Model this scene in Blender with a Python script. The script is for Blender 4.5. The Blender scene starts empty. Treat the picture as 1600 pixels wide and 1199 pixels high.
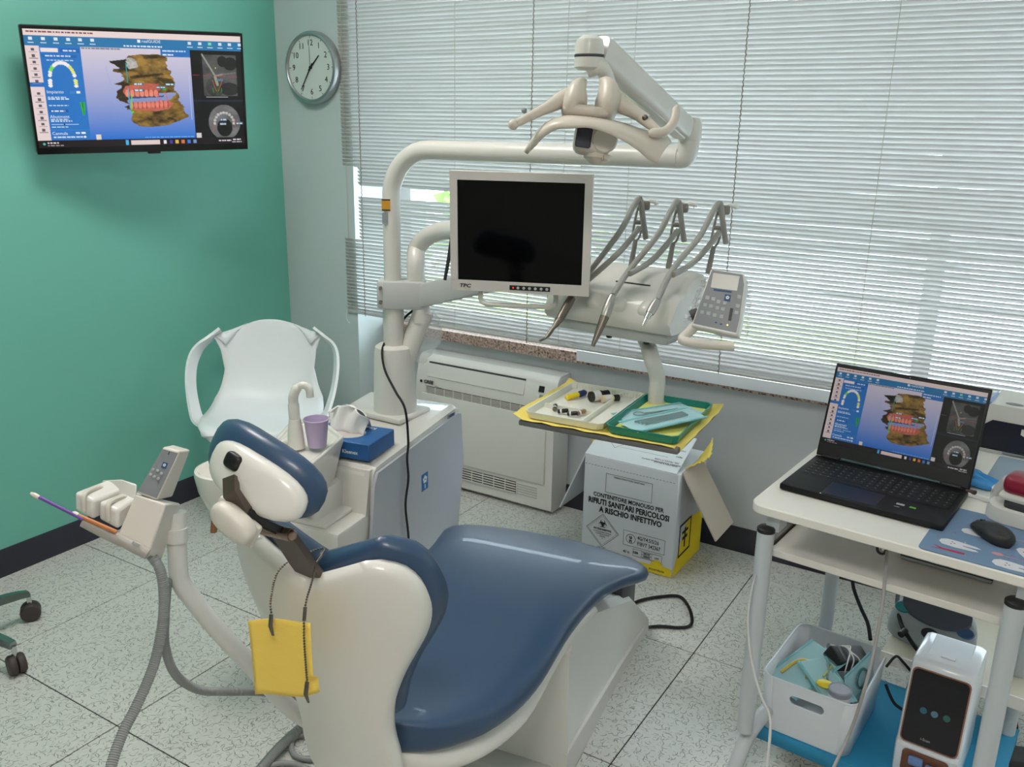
import bpy, bmesh, math, random
import numpy as np
from mathutils import Vector, Matrix, Euler
random.seed(7)
scene = bpy.context.scene
COL = scene.collection
R = math.radians

# ------------------------------------------------------------------ camera
F_PX, YAW, PIT, ROL, CAM_H = 1385.5399, -0.5505, 0.2865, 0.0177, 1.5988
_cy, _sy, _cp, _sp = math.cos(YAW), math.sin(YAW), math.cos(PIT), math.sin(PIT)
FW = Vector((_sy*_cp, _cy*_cp, -_sp)); _r = Vector((_cy, -_sy, 0)); _u = _r.cross(FW)
RT = _r*math.cos(ROL) + _u*math.sin(ROL); UP = -_r*math.sin(ROL) + _u*math.cos(ROL)
CAM = Vector((0, 0, CAM_H))
cd = bpy.data.cameras.new('camera'); cam = bpy.data.objects.new('camera', cd); COL.objects.link(cam)
cd.sensor_fit = 'HORIZONTAL'; cd.sensor_width = 36; cd.lens = F_PX/1600*36; cd.clip_start = 0.05
cam.matrix_world = Matrix(((RT.x, UP.x, -FW.x, 0), (RT.y, UP.y, -FW.y, 0), (RT.z, UP.z, -FW.z, CAM_H), (0, 0, 0, 1)))
scene.camera = cam

def V(x, y, d):                     # surveyed point: photo position x, y at depth d metres
    return CAM + (FW + RT*((x-800)/F_PX) - UP*((y-599.5)/F_PX))*d
def Vz(x, y, z):                    # surveyed point at height z
    q = FW + RT*((x-800)/F_PX) - UP*((y-599.5)/F_PX)
    return CAM + q*((z-CAM_H)/q.z)
def Vy(x, y, Y):                    # surveyed point on the plane y = Y
    q = FW + RT*((x-800)/F_PX) - UP*((y-599.5)/F_PX)
    return CAM + q*(Y/q.y)

# ------------------------------------------------------------------ world, light, exposure
w = bpy.data.worlds.new('sky'); scene.world = w; w.use_nodes = True
bg = w.node_tree.nodes['Background']; bg.inputs[0].default_value = (0.80, 0.90, 1.0, 1); bg.inputs[1].default_value = 13.0
scene.view_settings.view_transform = 'Standard'; scene.view_settings.look = 'None'
scene.view_settings.gamma = 1; scene.view_settings.use_curve_mapping = False
scene.view_settings.exposure = -0.08
LAMPS = [((-0.1, -0.1, 2.66), 21), ((-1.9, 1.45, 2.66), 20)]      # ceiling LED panels, watts

# ------------------------------------------------------------------ helpers
def lin(c):
    return tuple(((v/255.0)/12.92 if v/255.0 <= 0.04045 else ((v/255.0+0.055)/1.055)**2.4) for v in c)
MATS = {}
def mat(name, rgb, rough=0.5, metal=0.0, var=0.03, scale=18, bump=0.0, bscale=200, spec=0.5, trans=0, coat=0, alpha=1, emit=None, estr=1, sheen=0):
    if name in MATS: return MATS[name]
    m = bpy.data.materials.new(name); m.use_nodes = True; nt = m.node_tree; N = nt.nodes; L = nt.links
    b = N['Principled BSDF']; c = lin(rgb)
    b.inputs['Roughness'].default_value = rough; b.inputs['Metallic'].default_value = metal
    b.inputs['Specular IOR Level'].default_value = spec; b.inputs['Alpha'].default_value = alpha
    b.inputs['Transmission Weight'].default_value = trans; b.inputs['Coat Weight'].default_value = coat
    tc = N.new('ShaderNodeTexCoord'); nz = N.new('ShaderNodeTexNoise'); nz.inputs['Scale'].default_value = scale; nz.inputs['Detail'].default_value = 4
    L.new(tc.outputs['Object'], nz.inputs['Vector'])
    mx = N.new('ShaderNodeMix'); mx.data_type = 'RGBA'
    mx.inputs[6].default_value = (*[v*(1-var) for v in c], 1); mx.inputs[7].default_value = (*[min(1, v*(1+var)) for v in c], 1)
    L.new(nz.outputs['Fac'], mx.inputs[0]); L.new(mx.outputs[2], b.inputs['Base Color'])
    if bump:
        n2 = N.new('ShaderNodeTexNoise'); n2.inputs['Scale'].default_value = bscale; L.new(tc.outputs['Object'], n2.inputs['Vector'])
        bp = N.new('ShaderNodeBump'); bp.inputs['Strength'].default_value = bump; bp.inputs['Distance'].default_value = 0.002
        L.new(n2.outputs['Fac'], bp.inputs['Height']); L.new(bp.outputs[0], b.inputs['Normal'])
    if emit:
        b.inputs['Emission Color'].default_value = (*lin(emit), 1); b.inputs['Emission Strength'].default_value = estr
    MATS[name] = m; return m

class MB:
    def __init__(s): s.v = []; s.f = []
    def add(s, vs, fs, M=None):
        o = len(s.v)
        s.v += [(M @ Vector(p)) if M is not None else Vector(p) for p in vs]
        s.f += [tuple(i+o for i in f) for f in fs]; return s
    def box(s, c, d, M=None):
        x, y, z = (q/2 for q in d); c = Vector(c)
        vs = [c+Vector((a*x, b*y, e*z)) for e in (-1, 1) for b in (-1, 1) for a in (-1, 1)]
        return s.add(vs, [(0, 2, 3, 1), (4, 5, 7, 6), (0, 1, 5, 4), (2, 6, 7, 3), (0, 4, 6, 2), (1, 3, 7, 5)], M)
    def b2(s, lo, hi, M=None):
        lo = Vector(lo); hi = Vector(hi); return s.box((lo+hi)/2, hi-lo, M)
    def rbox(s, c, d, r=0.005, seg=2, M=None, taper=None):
        bm = bmesh.new(); bmesh.ops.create_cube(bm, size=1)
        for q in bm.verts: q.co = Vector((q.co.x*d[0], q.co.y*d[1], q.co.z*d[2]))
        if taper:
            for q in bm.verts:
                if q.co.z > 0: q.co.x *= taper[0]; q.co.y *= taper[1]
        bmesh.ops.bevel(bm, geom=bm.edges[:], offset=r, segments=seg, profile=0.5, affect='EDGES')
        bm.verts.index_update(); c = Vector(c)
        s.add([q.co+c for q in bm.verts], [[q.index for q in f.verts] for f in bm.faces], M); bm.free(); return s
    def tube(s, pts, r, n=10, cap=True, M=None, flat=None, close=False):
        pts = [Vector(p) for p in pts]; k = len(pts)
        rs = r if isinstance(r, (list, tuple)) else [r]*k
        tang = []
        for i in range(k):
            a = pts[(i-1) % k] if (i or close) else pts[0]; b = pts[(i+1) % k] if (i < k-1 or close) else pts[-1]
            t = (b-a); tang.append(t.normalized() if t.length > 1e-9 else Vector((0, 0, 1)))
        t0 = tang[0]; ref = Vector((0, 0, 1)) if abs(t0.z) < 0.9 else Vector((1, 0, 0))
        nrm = (ref - t0*ref.dot(t0)).normalized(); vs = []; fs = []
        for i in range(k):
            if i: nrm = (nrm - tang[i]*nrm.dot(tang[i])).normalized()
            bn = tang[i].cross(nrm)
            for j in range(n):
                a = 2*math.pi*j/n; fl = flat if flat else 1
                vs.append(pts[i] + nrm*(math.cos(a)*rs[i]) + bn*(math.sin(a)*rs[i]*fl))
        for i in range(k if close else k-1):
            for j in range(n):
                a = i*n+j; b = i*n+(j+1) % n; c = ((i+1) % k)*n
                fs.append((a, b, c+(j+1) % n, c+j))
        if cap and not close: fs.append(tuple(range(n-1, -1, -1))); fs.append(tuple((k-1)*n+j for j in range(n)))
        return s.add(vs, fs, M)
    def lathe(s, prof, n=24, M=None, cap=True):          # prof: (radius, z)
        vs = []; fs = []; idx = []
        for r_, z in prof:
            if r_ < 1e-6: idx.append([len(vs)]*n); vs.append((0, 0, z)); continue
            idx.append([len(vs)+j for j in range(n)])
            for j in range(n): a = 2*math.pi*j/n; vs.append((r_*math.cos(a), r_*math.sin(a), z))
        for A_, B_ in zip(idx[:-1], idx[1:]):
            for j in range(n):
                q = []
                for i in (A_[j], A_[(j+1) % n], B_[(j+1) % n], B_[j]):
                    if i not in q: q.append(i)
                if len(q) > 2: fs.append(tuple(q))
        for r_, I_ in ((prof[0][0], idx[0][::-1]), (prof[-1][0], idx[-1])):
            if cap and r_ > 1e-6 and len(prof) > 2: fs.append(tuple(I_))
        return s.add(vs, fs, M)
    def prism(s, poly, h0, h1, M=None):        # poly in xy, extruded along z
        n = len(poly); vs = [(x, y, h0) for x, y in poly]+[(x, y, h1) for x, y in poly]
        fs = [tuple(range(n-1, -1, -1)), tuple(range(n, 2*n))]+[(i, (i+1) % n, n+(i+1) % n, n+i) for i in range(n)]
        return s.add(vs, fs, M)
    def loft(s, rings, cap=True, M=None, close=True):
        n = len(rings[0]); vs = [p for r_ in rings for p in r_]; fs = []
        for i in range(len(rings)-1):
            for j in range(n if close else n-1): fs.append((i*n+j, i*n+(j+1) % n, (i+1)*n+(j+1) % n, (i+1)*n+j))
        if cap and close: fs.append(tuple(range(n-1, -1, -1))); fs.append(tuple((len(rings)-1)*n+j for j in range(n)))
        return s.add(vs, fs, M)
    def ball(s, c, r, n=12, m=8, M=None):
        rx, ry, rz = r if isinstance(r, (tuple, list)) else (r, r, r); c = Vector(c); vs = []; fs = []
        vs.append(c+Vector((0, 0, rz)))
        for i in range(1, m):
            t = math.pi*i/m
            for j in range(n): a = 2*math.pi*j/n; vs.append(c+Vector((rx*math.sin(t)*math.cos(a), ry*math.sin(t)*math.sin(a), rz*math.cos(t))))
        vs.append(c-Vector((0, 0, rz)))
        for j in range(n): fs.append((0, 1+j, 1+(j+1) % n)); fs.append((len(vs)-1, 1+(m-2)*n+(j+1) % n, 1+(m-2)*n+j))
        for i in range(m-2):
            for j in range(n): a = 1+i*n; fs.append((a+j, a+n+j, a+n+(j+1) % n, a+(j+1) % n))
        return s.add(vs, fs, M)
    def xf(s, M): s.v = [M @ p for p in s.v]; return s

def cr(pts, k=6, close=False):                 # Catmull-Rom through points
    P = [Vector(p) for p in pts]; n = len(P); out = []
    for i in range(n if close else n-1):
        a, b, c, d = (P[(i-1) % n] if (i or close) else P[0]), P[i], P[(i+1) % n], (P[(i+2) % n] if (i+2 < n or close) else P[-1])
        for j in range(k):
            t = j/k; out.append(0.5*((2*b)+(c-a)*t+(2*a-5*b+4*c-d)*t*t+(3*b-a-3*c+d)*t**3))
    if not close: out.append(P[-1])
    return out
def frame(o, x, y=None, z=None):               # matrix from origin and axes
    x = Vector(x).normalized()
    if z is not None: z = Vector(z); z = (z-x*z.dot(x)).normalized(); y = z.cross(x)
    else: y = Vector(y); y = (y-x*y.dot(x)).normalized(); z = x.cross(y)
    o = Vector(o); return Matrix(((x.x, y.x, z.x, o.x), (x.y, y.y, z.y, o.y), (x.z, y.z, z.z, o.z), (0, 0, 0, 1)))
def TR(x, y, z, rz=0): return Matrix.Translation((x, y, z)) @ Matrix.Rotation(rz, 4, 'Z')
WM = {}
def link(o, parent, M=None):
    COL.objects.link(o)
    if parent is not None: o.parent = parent
    if M is not None: o.matrix_local = M
    return o
def mesh_of(mb, name, material, inv=None, smooth=40):
    me = bpy.data.meshes.new(name)
    me.from_pydata([tuple(inv @ p) if inv is not None else tuple(p) for p in mb.v], [], mb.f); me.update()
    bm = bmesh.new(); bm.from_mesh(me); bmesh.ops.recalc_face_normals(bm, faces=bm.faces[:]); bm.to_mesh(me); bm.free()
    if smooth:
        me.polygons.foreach_set('use_smooth', [True]*len(me.polygons)); me.set_sharp_from_angle(angle=R(smooth))
    if material: me.materials.append(material)
    return me
def part(name, mb, material, parent, smooth=40, label=None, stuff=False):   # mb in world space
    inv = WM[parent].inverted()
    o = bpy.data.objects.new(name, mesh_of(mb, name, material, inv, smooth)); link(o, parent); WM[o] = WM[parent]
    if label: o['label'] = label
    if stuff: o['kind'] = 'stuff'
    return o
def tag(o, label, cat, group=None):
    o['label'] = label; o['category'] = cat
    if group: o['group'] = group
    return o
def thing(name, label, cat, M, group=None):
    if not isinstance(M, Matrix): M = Matrix.Translation(Vector(M))
    o = bpy.data.objects.new(name, None); o.empty_display_size = 0.05; link(o, None); o.matrix_world = M; WM[o] = M
    return tag(o, label, cat, group)
def solo(name, mb, material, label, cat, smooth=40, group=None, base=None):
    if base is None:
        n = len(mb.v); base = Vector((sum(p.x for p in mb.v)/n, sum(p.y for p in mb.v)/n, min(p.z for p in mb.v)))
    M = Matrix.Translation(base)
    o = bpy.data.objects.new(name, mesh_of(mb, name, material, M.inverted(), smooth)); link(o, None); o.matrix_world = M; WM[o] = M
    return tag(o, label, cat, group)
def struct(name, mb, material, parent=None, smooth=0, label=None):
    if parent is not None: return part(name, mb, material, parent, smooth)
    o = bpy.data.objects.new(name, mesh_of(mb, name, material, None, smooth)); link(o, None); WM[o] = Matrix.Identity(4)
    o['kind'] = 'structure'
    if label: o['label'] = label
    return o
def inst(name, me, parent, M):
    o = bpy.data.objects.new(name, me); link(o, parent); o.matrix_local = M; WM[o] = WM[parent] @ M; return o
def text(name, s, size, material, parent, M, align='CENTER', bold=0.0, sx=1.0, shear=0, depth=0.0002):
    cu = bpy.data.curves.new(name, 'FONT'); cu.body = s; cu.size = size; cu.align_x = align; cu.align_y = 'CENTER'
    cu.offset = bold; cu.extrude = depth; cu.shear = shear; cu.resolution_u = 2; cu.space_line = 0.85
    ob = bpy.data.objects.new(name, cu); COL.objects.link(ob); dg = bpy.context.evaluated_depsgraph_get()
    me = bpy.data.meshes.new_from_object(ob.evaluated_get(dg)); bpy.data.objects.remove(ob); bpy.data.curves.remove(cu)
    me.transform(WM[parent].inverted() @ M @ Matrix.Diagonal((sx, 1, 1, 1))); me.materials.clear(); me.materials.append(material); me.name = name
    o = bpy.data.objects.new(name, me); link(o, parent); WM[o] = WM[parent]; return o
def mirror(mb, M=None): pass

# ------------------------------------------------------------------ common materials
WHITE = mat('white_enamel', (222, 218, 212), 0.32, var=0.015, coat=0.15)
WHITE2 = mat('white_plastic', (222, 221, 219), 0.42, var=0.015)
IVORY = mat('warm_white_plastic', (214, 206, 196), 0.4, var=0.02)
GREYP = mat('grey_plastic', (130, 132, 136), 0.45)
LGREY = mat('light_grey_plastic', (186, 186, 184), 0.45)
DGREY = mat('dark_grey_plastic', (58, 58, 62), 0.5)
BLACK = mat('black_plastic', (20, 20, 22), 0.45, var=0.1)
RUBBER = mat('black_rubber', (14, 14, 15), 0.7, var=0.1)
BLUE = mat('blue_leatherette', (46, 70, 100), 0.38, var=0.05, scale=6, bump=0.05, bscale=900, coat=0.15)
CHROME = mat('chrome', (205, 205, 205), 0.18, metal=1)
STEEL = mat('brushed_steel', (122, 114, 104), 0.42, metal=1)
HOSE = mat('grey_silicone_hose', (150, 148, 143), 0.5)
CHAIN_ = mat('steel_ball_chain', (125, 118, 108), 0.3, metal=1)
INK = mat('black_ink', (28, 28, 32), 0.8)
NAVY = mat('navy_print', (32, 74, 124), 0.5)
YELLOW = mat('yellow_paper', (240, 205, 80), 0.8, var=0.03)
WOOD = mat('beech_wood', (150, 100, 60), 0.5, var=0.2, scale=8)

# ================================================================== THE SETTING
XL, YP, YB, ZC = -3.05, 2.955, 3.165, 2.72
XR, YR = 1.9, -1.7
XPIER = -2.63
GREEN = mat('green_wall_paint', (112, 184, 166), 0.55, var=0.02, scale=3, bump=0.04, bscale=300)
GREYW = mat('pale_grey_wall_paint', (196, 206, 206), 0.6, var=0.02, scale=3, bump=0.04, bscale=300)
PARA = mat('grey_parapet_paint', (190, 192, 194), 0.6, var=0.02, scale=3, bump=0.04, bscale=300)
CEIL = mat('white_ceiling_paint', (232, 230, 224), 0.8, var=0.01)
BASEB = mat('dark_vinyl_baseboard', (40, 40, 52), 0.45, var=0.06)

def floor_material():
    m = bpy.data.materials.new('speckled_vinyl_tile'); m.use_nodes = True; nt = m.node_tree; N = nt.nodes; L = nt.links
    b = N['Principled BSDF']; b.inputs['Roughness'].default_value = 0.33
    geo = N.new('ShaderNodeNewGeometry'); col = None
    base = N.new('ShaderNodeTexNoise'); base.inputs['Scale'].default_value = 60; base.inputs['Detail'].default_value = 4
    L.new(geo.outputs['Position'], base.inputs['Vector'])
    mx = N.new('ShaderNodeMix'); mx.data_type = 'RGBA'
    mx.inputs[6].default_value = (*lin((200, 198, 192)), 1); mx.inputs[7].default_value = (*lin((220, 219, 214)), 1)
    L.new(base.outputs['Fac'], mx.inputs[0]); col = mx.outputs[2]
    for k, (sc, ln, wd, colr, ox) in enumerate(((58, 0.46, 0.06, (112, 112, 106), 0.0), (84, 0.44, 0.075, (150, 149, 142), 3.7), (46, 0.42, 0.05, (96, 96, 92), 8.1))):
        mp = N.new('ShaderNodeMapping'); mp.inputs['Location'].default_value = (ox, ox*1.7, 0); mp.inputs['Scale'].default_value = (sc, sc, 0)
        L.new(geo.outputs['Position'], mp.inputs['Vector'])
        vo = N.new('ShaderNodeTexVoronoi'); vo.voronoi_dimensions = '2D'; vo.feature = 'F1'; vo.inputs['Scale'].default_value = 1
        L.new(mp.outputs[0], vo.inputs['Vector'])
        sub = N.new('ShaderNodeVectorMath'); sub.operation = 'SUBTRACT'; L.new(mp.outputs[0], sub.inputs[0]); L.new(vo.outputs['Position'], sub.inputs[1])
        sepc = N.new('ShaderNodeSeparateColor'); L.new(vo.outputs['Color'], sepc.inputs[0])
        ang = N.new('ShaderNodeMath'); ang.operation = 'MULTIPLY'; ang.inputs[1].default_value = 6.283; L.new(sepc.outputs[0], ang.inputs[0])
        rot = N.new('ShaderNodeVectorRotate'); rot.rotation_type = 'Z_AXIS'; L.new(sub.outputs[0], rot.inputs['Vector']); L.new(ang.outputs[0], rot.inputs['Angle'])
        sp = N.new('ShaderNodeSeparateXYZ'); L.new(rot.outputs[0], sp.inputs[0])
        bend = N.new('ShaderNodeMath'); bend.operation = 'MULTIPLY_ADD'; L.new(sp.outputs[0], bend.inputs[0]); L.new(sp.outputs[0], bend.inputs[1])
        bend.inputs[1].default_value = 0.3; bend.inputs[2].default_value = 0
        L.new(sp.outputs[0], bend.inputs[1]); yy = N.new('ShaderNodeMath'); yy.operation = 'ADD'; L.new(sp.outputs[1], yy.inputs[0]); L.new(bend.outputs[0], yy.inputs[1])
        ax = N.new('ShaderNodeMath'); ax.operation = 'ABSOLUTE'; L.new(sp.outputs[0], ax.inputs[0])
        ay = N.new('ShaderNodeMath'); ay.operation = 'ABSOLUTE'; L.new(yy.outputs[0], ay.inputs[0])
        lx = N.new('ShaderNodeMath'); lx.operation = 'LESS_THAN'; L.new(ax.outputs[0], lx.inputs[0]); lx.inputs[1].default_value = ln
        ly = N.new('ShaderNodeMath'); ly.operation = 'LESS_THAN'; L.new(ay.outputs[0], ly.inputs[0]); ly.inputs[1].default_value = wd
        keep = N.new('ShaderNodeMath'); keep.operation = 'LESS_THAN'; L.new(sepc.outputs[1], keep.inputs[0]); keep.inputs[1].default_value = 0.52
        m1 = N.new('ShaderNodeMath'); m1.operation = 'MULTIPLY'; L.new(lx.outputs[0], m1.inputs[0]); L.new(ly.outputs[0], m1.inputs[1])
        m2 = N.new('ShaderNodeMath'); m2.operation = 'MULTIPLY'; L.new(m1.outputs[0], m2.inputs[0]); L.new(keep.outputs[0], m2.inputs[1])
        m3 = N.new('ShaderNodeMath'); m3.operation = 'MULTIPLY'; L.new(m2.outputs[0], m3.inputs[0]); m3.inputs[1].default_value = 0.8
        mm = N.new('ShaderNodeMix'); mm.data_type = 'RGBA'; L.new(m3.outputs[0], mm.inputs[0]); L.new(col, mm.inputs[6]); mm.inputs[7].default_value = (*lin(colr), 1); col = mm.outputs[2]
    L.new(col, b.inputs['Base Color']); return m
TILEM = floor_material()
fl = struct('floor', MB().b2((XL-.1, YR-.1, -0.12), (XR+.1, YB+.2, -0.002)), mat('tile_joint', (36, 36, 34), 0.9), label='speckled pale vinyl tiled floor')
T0x, T0y = -0.7795, 2.9943
tme = mesh_of(MB().rbox((0, 0, -0.0015), (0.5964, 0.5964, 0.003), 0.0006, 1), 'tile', TILEM, smooth=0)
for i in range(-5, 6):
    for j in range(-9, 2):
        x0, y0 = T0x+0.6*i, T0y+0.6*j
        xa, xb, ya, yb = max(x0, XL), min(x0+.6, XR), max(y0, YR), min(y0+.6, YB)
        if xb-xa < .05 or yb-ya < .02: continue
        M = Matrix.Translation(((xa+xb)/2, (ya+yb)/2, 0.0001*((i*7+j*3) % 4))) @ Matrix.Diagonal(((xb-xa)/.6, (yb-ya)/.6, 1, 1))
        inst('tile', tme, fl, M)
struct('wall_left', MB().b2((XL-.1, YR, 0), (XL, YB+.3, ZC)), GREEN, label='plain sea green painted wall')
struct('wall_back_pier', MB().b2((XL, YP, 0), (XPIER, YB+.3, ZC)), GREYW, label='pale grey pier beside the window')
struct('wall_back', MB().b2((XPIER, YB, 0), (XR, YB+.25, 0.655)), PARA, label='grey parapet wall under the window')
struct('wall_back_lintel', MB().b2((XPIER, YB, 2.45), (XR, YB+.25, ZC)), PARA)
struct('wall_right', MB().b2((XR, YR, 0), (XR+.1, YB+.3, ZC)), CEIL)
struct('wall_front', MB().b2((XL-.1, YR-.1, 0), (XR+.1, YR, ZC)), CEIL)
struct('ceiling', MB().b2((XL-.1, YR-.1, ZC), (XR+.1, YB+.3, ZC+.1)), CEIL)
def bbprof(h=0.1): return [(0, 0), (0.014, 0), (0.013, 0.012), (0.0085, 0.022), (0.0075, h-.006), (0.004, h), (0, h)]
struct('baseboard_left', MB().prism(bbprof(), 0, YP-YR, frame((XL, YP, 0), (1, 0, 0), (0, 0, 1))), BASEB, label='dark baseboard along the green wall', smooth=30)
struct('baseboard_back', MB().prism(bbprof(), 0, XR-XPIER, frame((XR, YB, 0), (0, -1, 0), (0, 0, 1))), BASEB, label='dark baseboard along the parapet', smooth=30)
struct('baseboard_pier', MB().prism(bbprof(), 0, XPIER-XL, frame((XPIER, YP, 0), (0, -1, 0), (0, 0, 1))), BASEB, smooth=30)

def granite():
    m = bpy.data.materials.new('pink_granite'); m.use_nodes = True; nt = m.node_tree; N = nt.nodes; L = nt.links; b = N['Principled BSDF']
    b.inputs['Roughness'].default_value = 0.35
    tc = N.new('ShaderNodeTexCoord'); nz = N.new('ShaderNodeTexNoise'); nz.inputs['Scale'].default_value = 110; nz.inputs['Detail'].default_value = 6
    L.new(tc.outputs['Object'], nz.inputs['Vector']); rp = N.new('ShaderNodeValToRGB')
    for e, (p, c) in zip((rp.color_ramp.elements[0], rp.color_ramp.elements[1], rp.color_ramp.elements.new(.5), rp.color_ramp.elements.new(.6)),
                         ((0.34, (60, 54, 54)), (0.72, (214, 196, 186)), (0.46, (170, 138, 126)), (0.56, (196, 164, 150)))):
        e.position = p; e.color = (*lin(c), 1)
    L.new(nz.outputs['Fac'], rp.inputs[0]); L.new(rp.outputs[0], b.inputs['Base Color']); return m
GRAN = granite()
struct('trim_1', MB().b2((XPIER, 3.135, 0.655), (XR, YB+.25, 0.70)), GRAN, label='speckled pink granite window sill')
struct('trim_2', MB().b2((-1.612, 3.126, 0.668), (XR, 3.1345, 0.712)), mat('white_trim_paint', (226, 228, 232), 0.5), label='white board covering the sill front')

# window: frame, mullions, panes
WF = mat('white_window_frame', (214, 216, 216), 0.5)
yw = 3.30
wm_ = MB()
wm_.b2((XPIER, yw-.03, .70), (XR, yw+.03, .76)).b2((XPIER, yw-.03, 2.39), (XR, yw+.03, 2.45))
win = struct('window_1', wm_, WF, label='wide white framed window behind the blinds')
MULL = [XPIER+.03, -1.5, -0.35, 0.8, XR-.03]
for x in MULL: part('mullion', MB().b2((x-.03, yw-.028, .76), (x+.03, yw+.028, 2.39)), WF, win, 0)
for a, b_ in zip(MULL[:-1], MULL[1:]): part('transom', MB().b2((a+.03, yw-.022, 1.30), (b_-.03, yw+.022, 1.345)), WF, win, 0)
gm = bpy.data.materials.new('window_glass'); gm.use_nodes = True; nt = gm.node_tree; nt.nodes.clear()
go = nt.nodes.new('ShaderNodeOutputMaterial'); gt = nt.nodes.new('ShaderNodeBsdfTransparent'); gg = nt.nodes.new('ShaderNodeBsdfGlossy'); gx = nt.nodes.new('ShaderNodeMixShader')
gt.inputs[0].default_value = (.93, .96, .95, 1); gg.inputs['Roughness'].default_value = .02; gx.inputs[0].default_value = .06
nt.links.new(gt.outputs[0], gx.inputs[1]); nt.links.new(gg.outputs[0], gx.inputs[2]); nt.links.new(gx.outputs[0], go.inputs[0])
for a, b_ in zip(MULL[:-1], MULL[1:]):
    part('pane', MB().b2((a+.03, yw-.003, .76), (b_-.03, yw+.003, 1.30)), gm, win, 0)
    part('pane', MB().b2((a+.03, yw-.003, 1.345), (b_-.03, yw+.003, 2.39)), gm, win, 0)

# outside: pale yard, lawn and a low hedge seen through the blinds
struct('ground_outside', MB().b2((-14, YB+.25, -.5), (14, 24, -.4)), mat('pale_paving', (222, 228, 234), .9, scale=2, var=.1), label='pale paved yard outside the window')
lw = MB().b2((-9, 5.6, -.4), (-1.2, 9.5, -.37)); solo('lawn', lw, mat('lawn_green', (150, 186, 100), .95, scale=9, var=.25), 'green lawn outside seen through the blinds', 'lawn', 0)['kind'] = 'stuff'
def hedge(x0, x1, y, h, label):
    mb = MB(); rr = random.Random(int(x0*10))
    for i in range(260):
        c = Vector((rr.uniform(x0, x1), y+rr.uniform(-.35, .35), -.4+rr.random()*h)); s_ = rr.uniform(.1, .2)
        mb.add([c+Vector((rr.uniform(-1, 1), rr.uniform(-1, 1), rr.uniform(-1, 1)))*s_ for _ in range(4)], [(0, 1, 2), (0, 2, 3), (0, 3, 1), (1, 2, 3)])
    t = thing('hedge', label, 'hedge', ((x0+x1)/2, y, -.4)); part('foliage', mb, mat('hedge_leaf', (120, 150, 80), .9, var=.3, scale=4), t, 0, stuff=True)
    for i in range(6): xx = x0+(x1-x0)*(i+.5)/6; part('stem', MB().tube([(xx, y, -.4), (xx+.03, y, -.4+h*.6)], .02, 6), mat('bark', (90, 76, 60), .9), t)
hedge(-7.5, -3.6, 10.2, 1.4, 'leafy green hedge outside beyond the lawn')

struct('added_shade_slab', MB().b2((-6, YB+.25, 2.47), (6, YB+2.3, 2.6)), mat('shade_slab_grey', (170, 166, 160), .9), label='added unseen slab above the window shading the upper slats')  # added out of view, keeps sky light off the upper blind slats
# ceiling LED panels (out of frame, above)
for (x, y, z), wt in LAMPS:
    t = thing('ceiling_light', 'square white LED ceiling panel '+('over the desk side' if x > -1 else 'over the dental unit'), 'ceiling light', (x, y, ZC-.03), 'ceiling lights')
    fr = MB()
    for a in (-1, 1): fr.box((x+a*.305, y, ZC-.02), (.02, .63, .035)).box((x, y+a*.305, ZC-.02), (.59, .02, .035))
    part('frame', fr, WHITE2, t, 0)
    part('diffuser', MB().box((x, y, ZC-.012), (.59, .59, .01)), mat('led_diffuser', (255, 250, 240), .6, emit=(255, 246, 232), estr=6), t, 0)
    ld = bpy.data.lights.new('led_light', 'AREA'); ld.shape = 'SQUARE'; ld.size = .58; ld.energy = wt; ld.color = (1, .965, .95)
    lo = bpy.data.objects.new('led_light', ld); link(lo, t); lo.matrix_local = Matrix.Translation((0, 0, .005))

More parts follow.
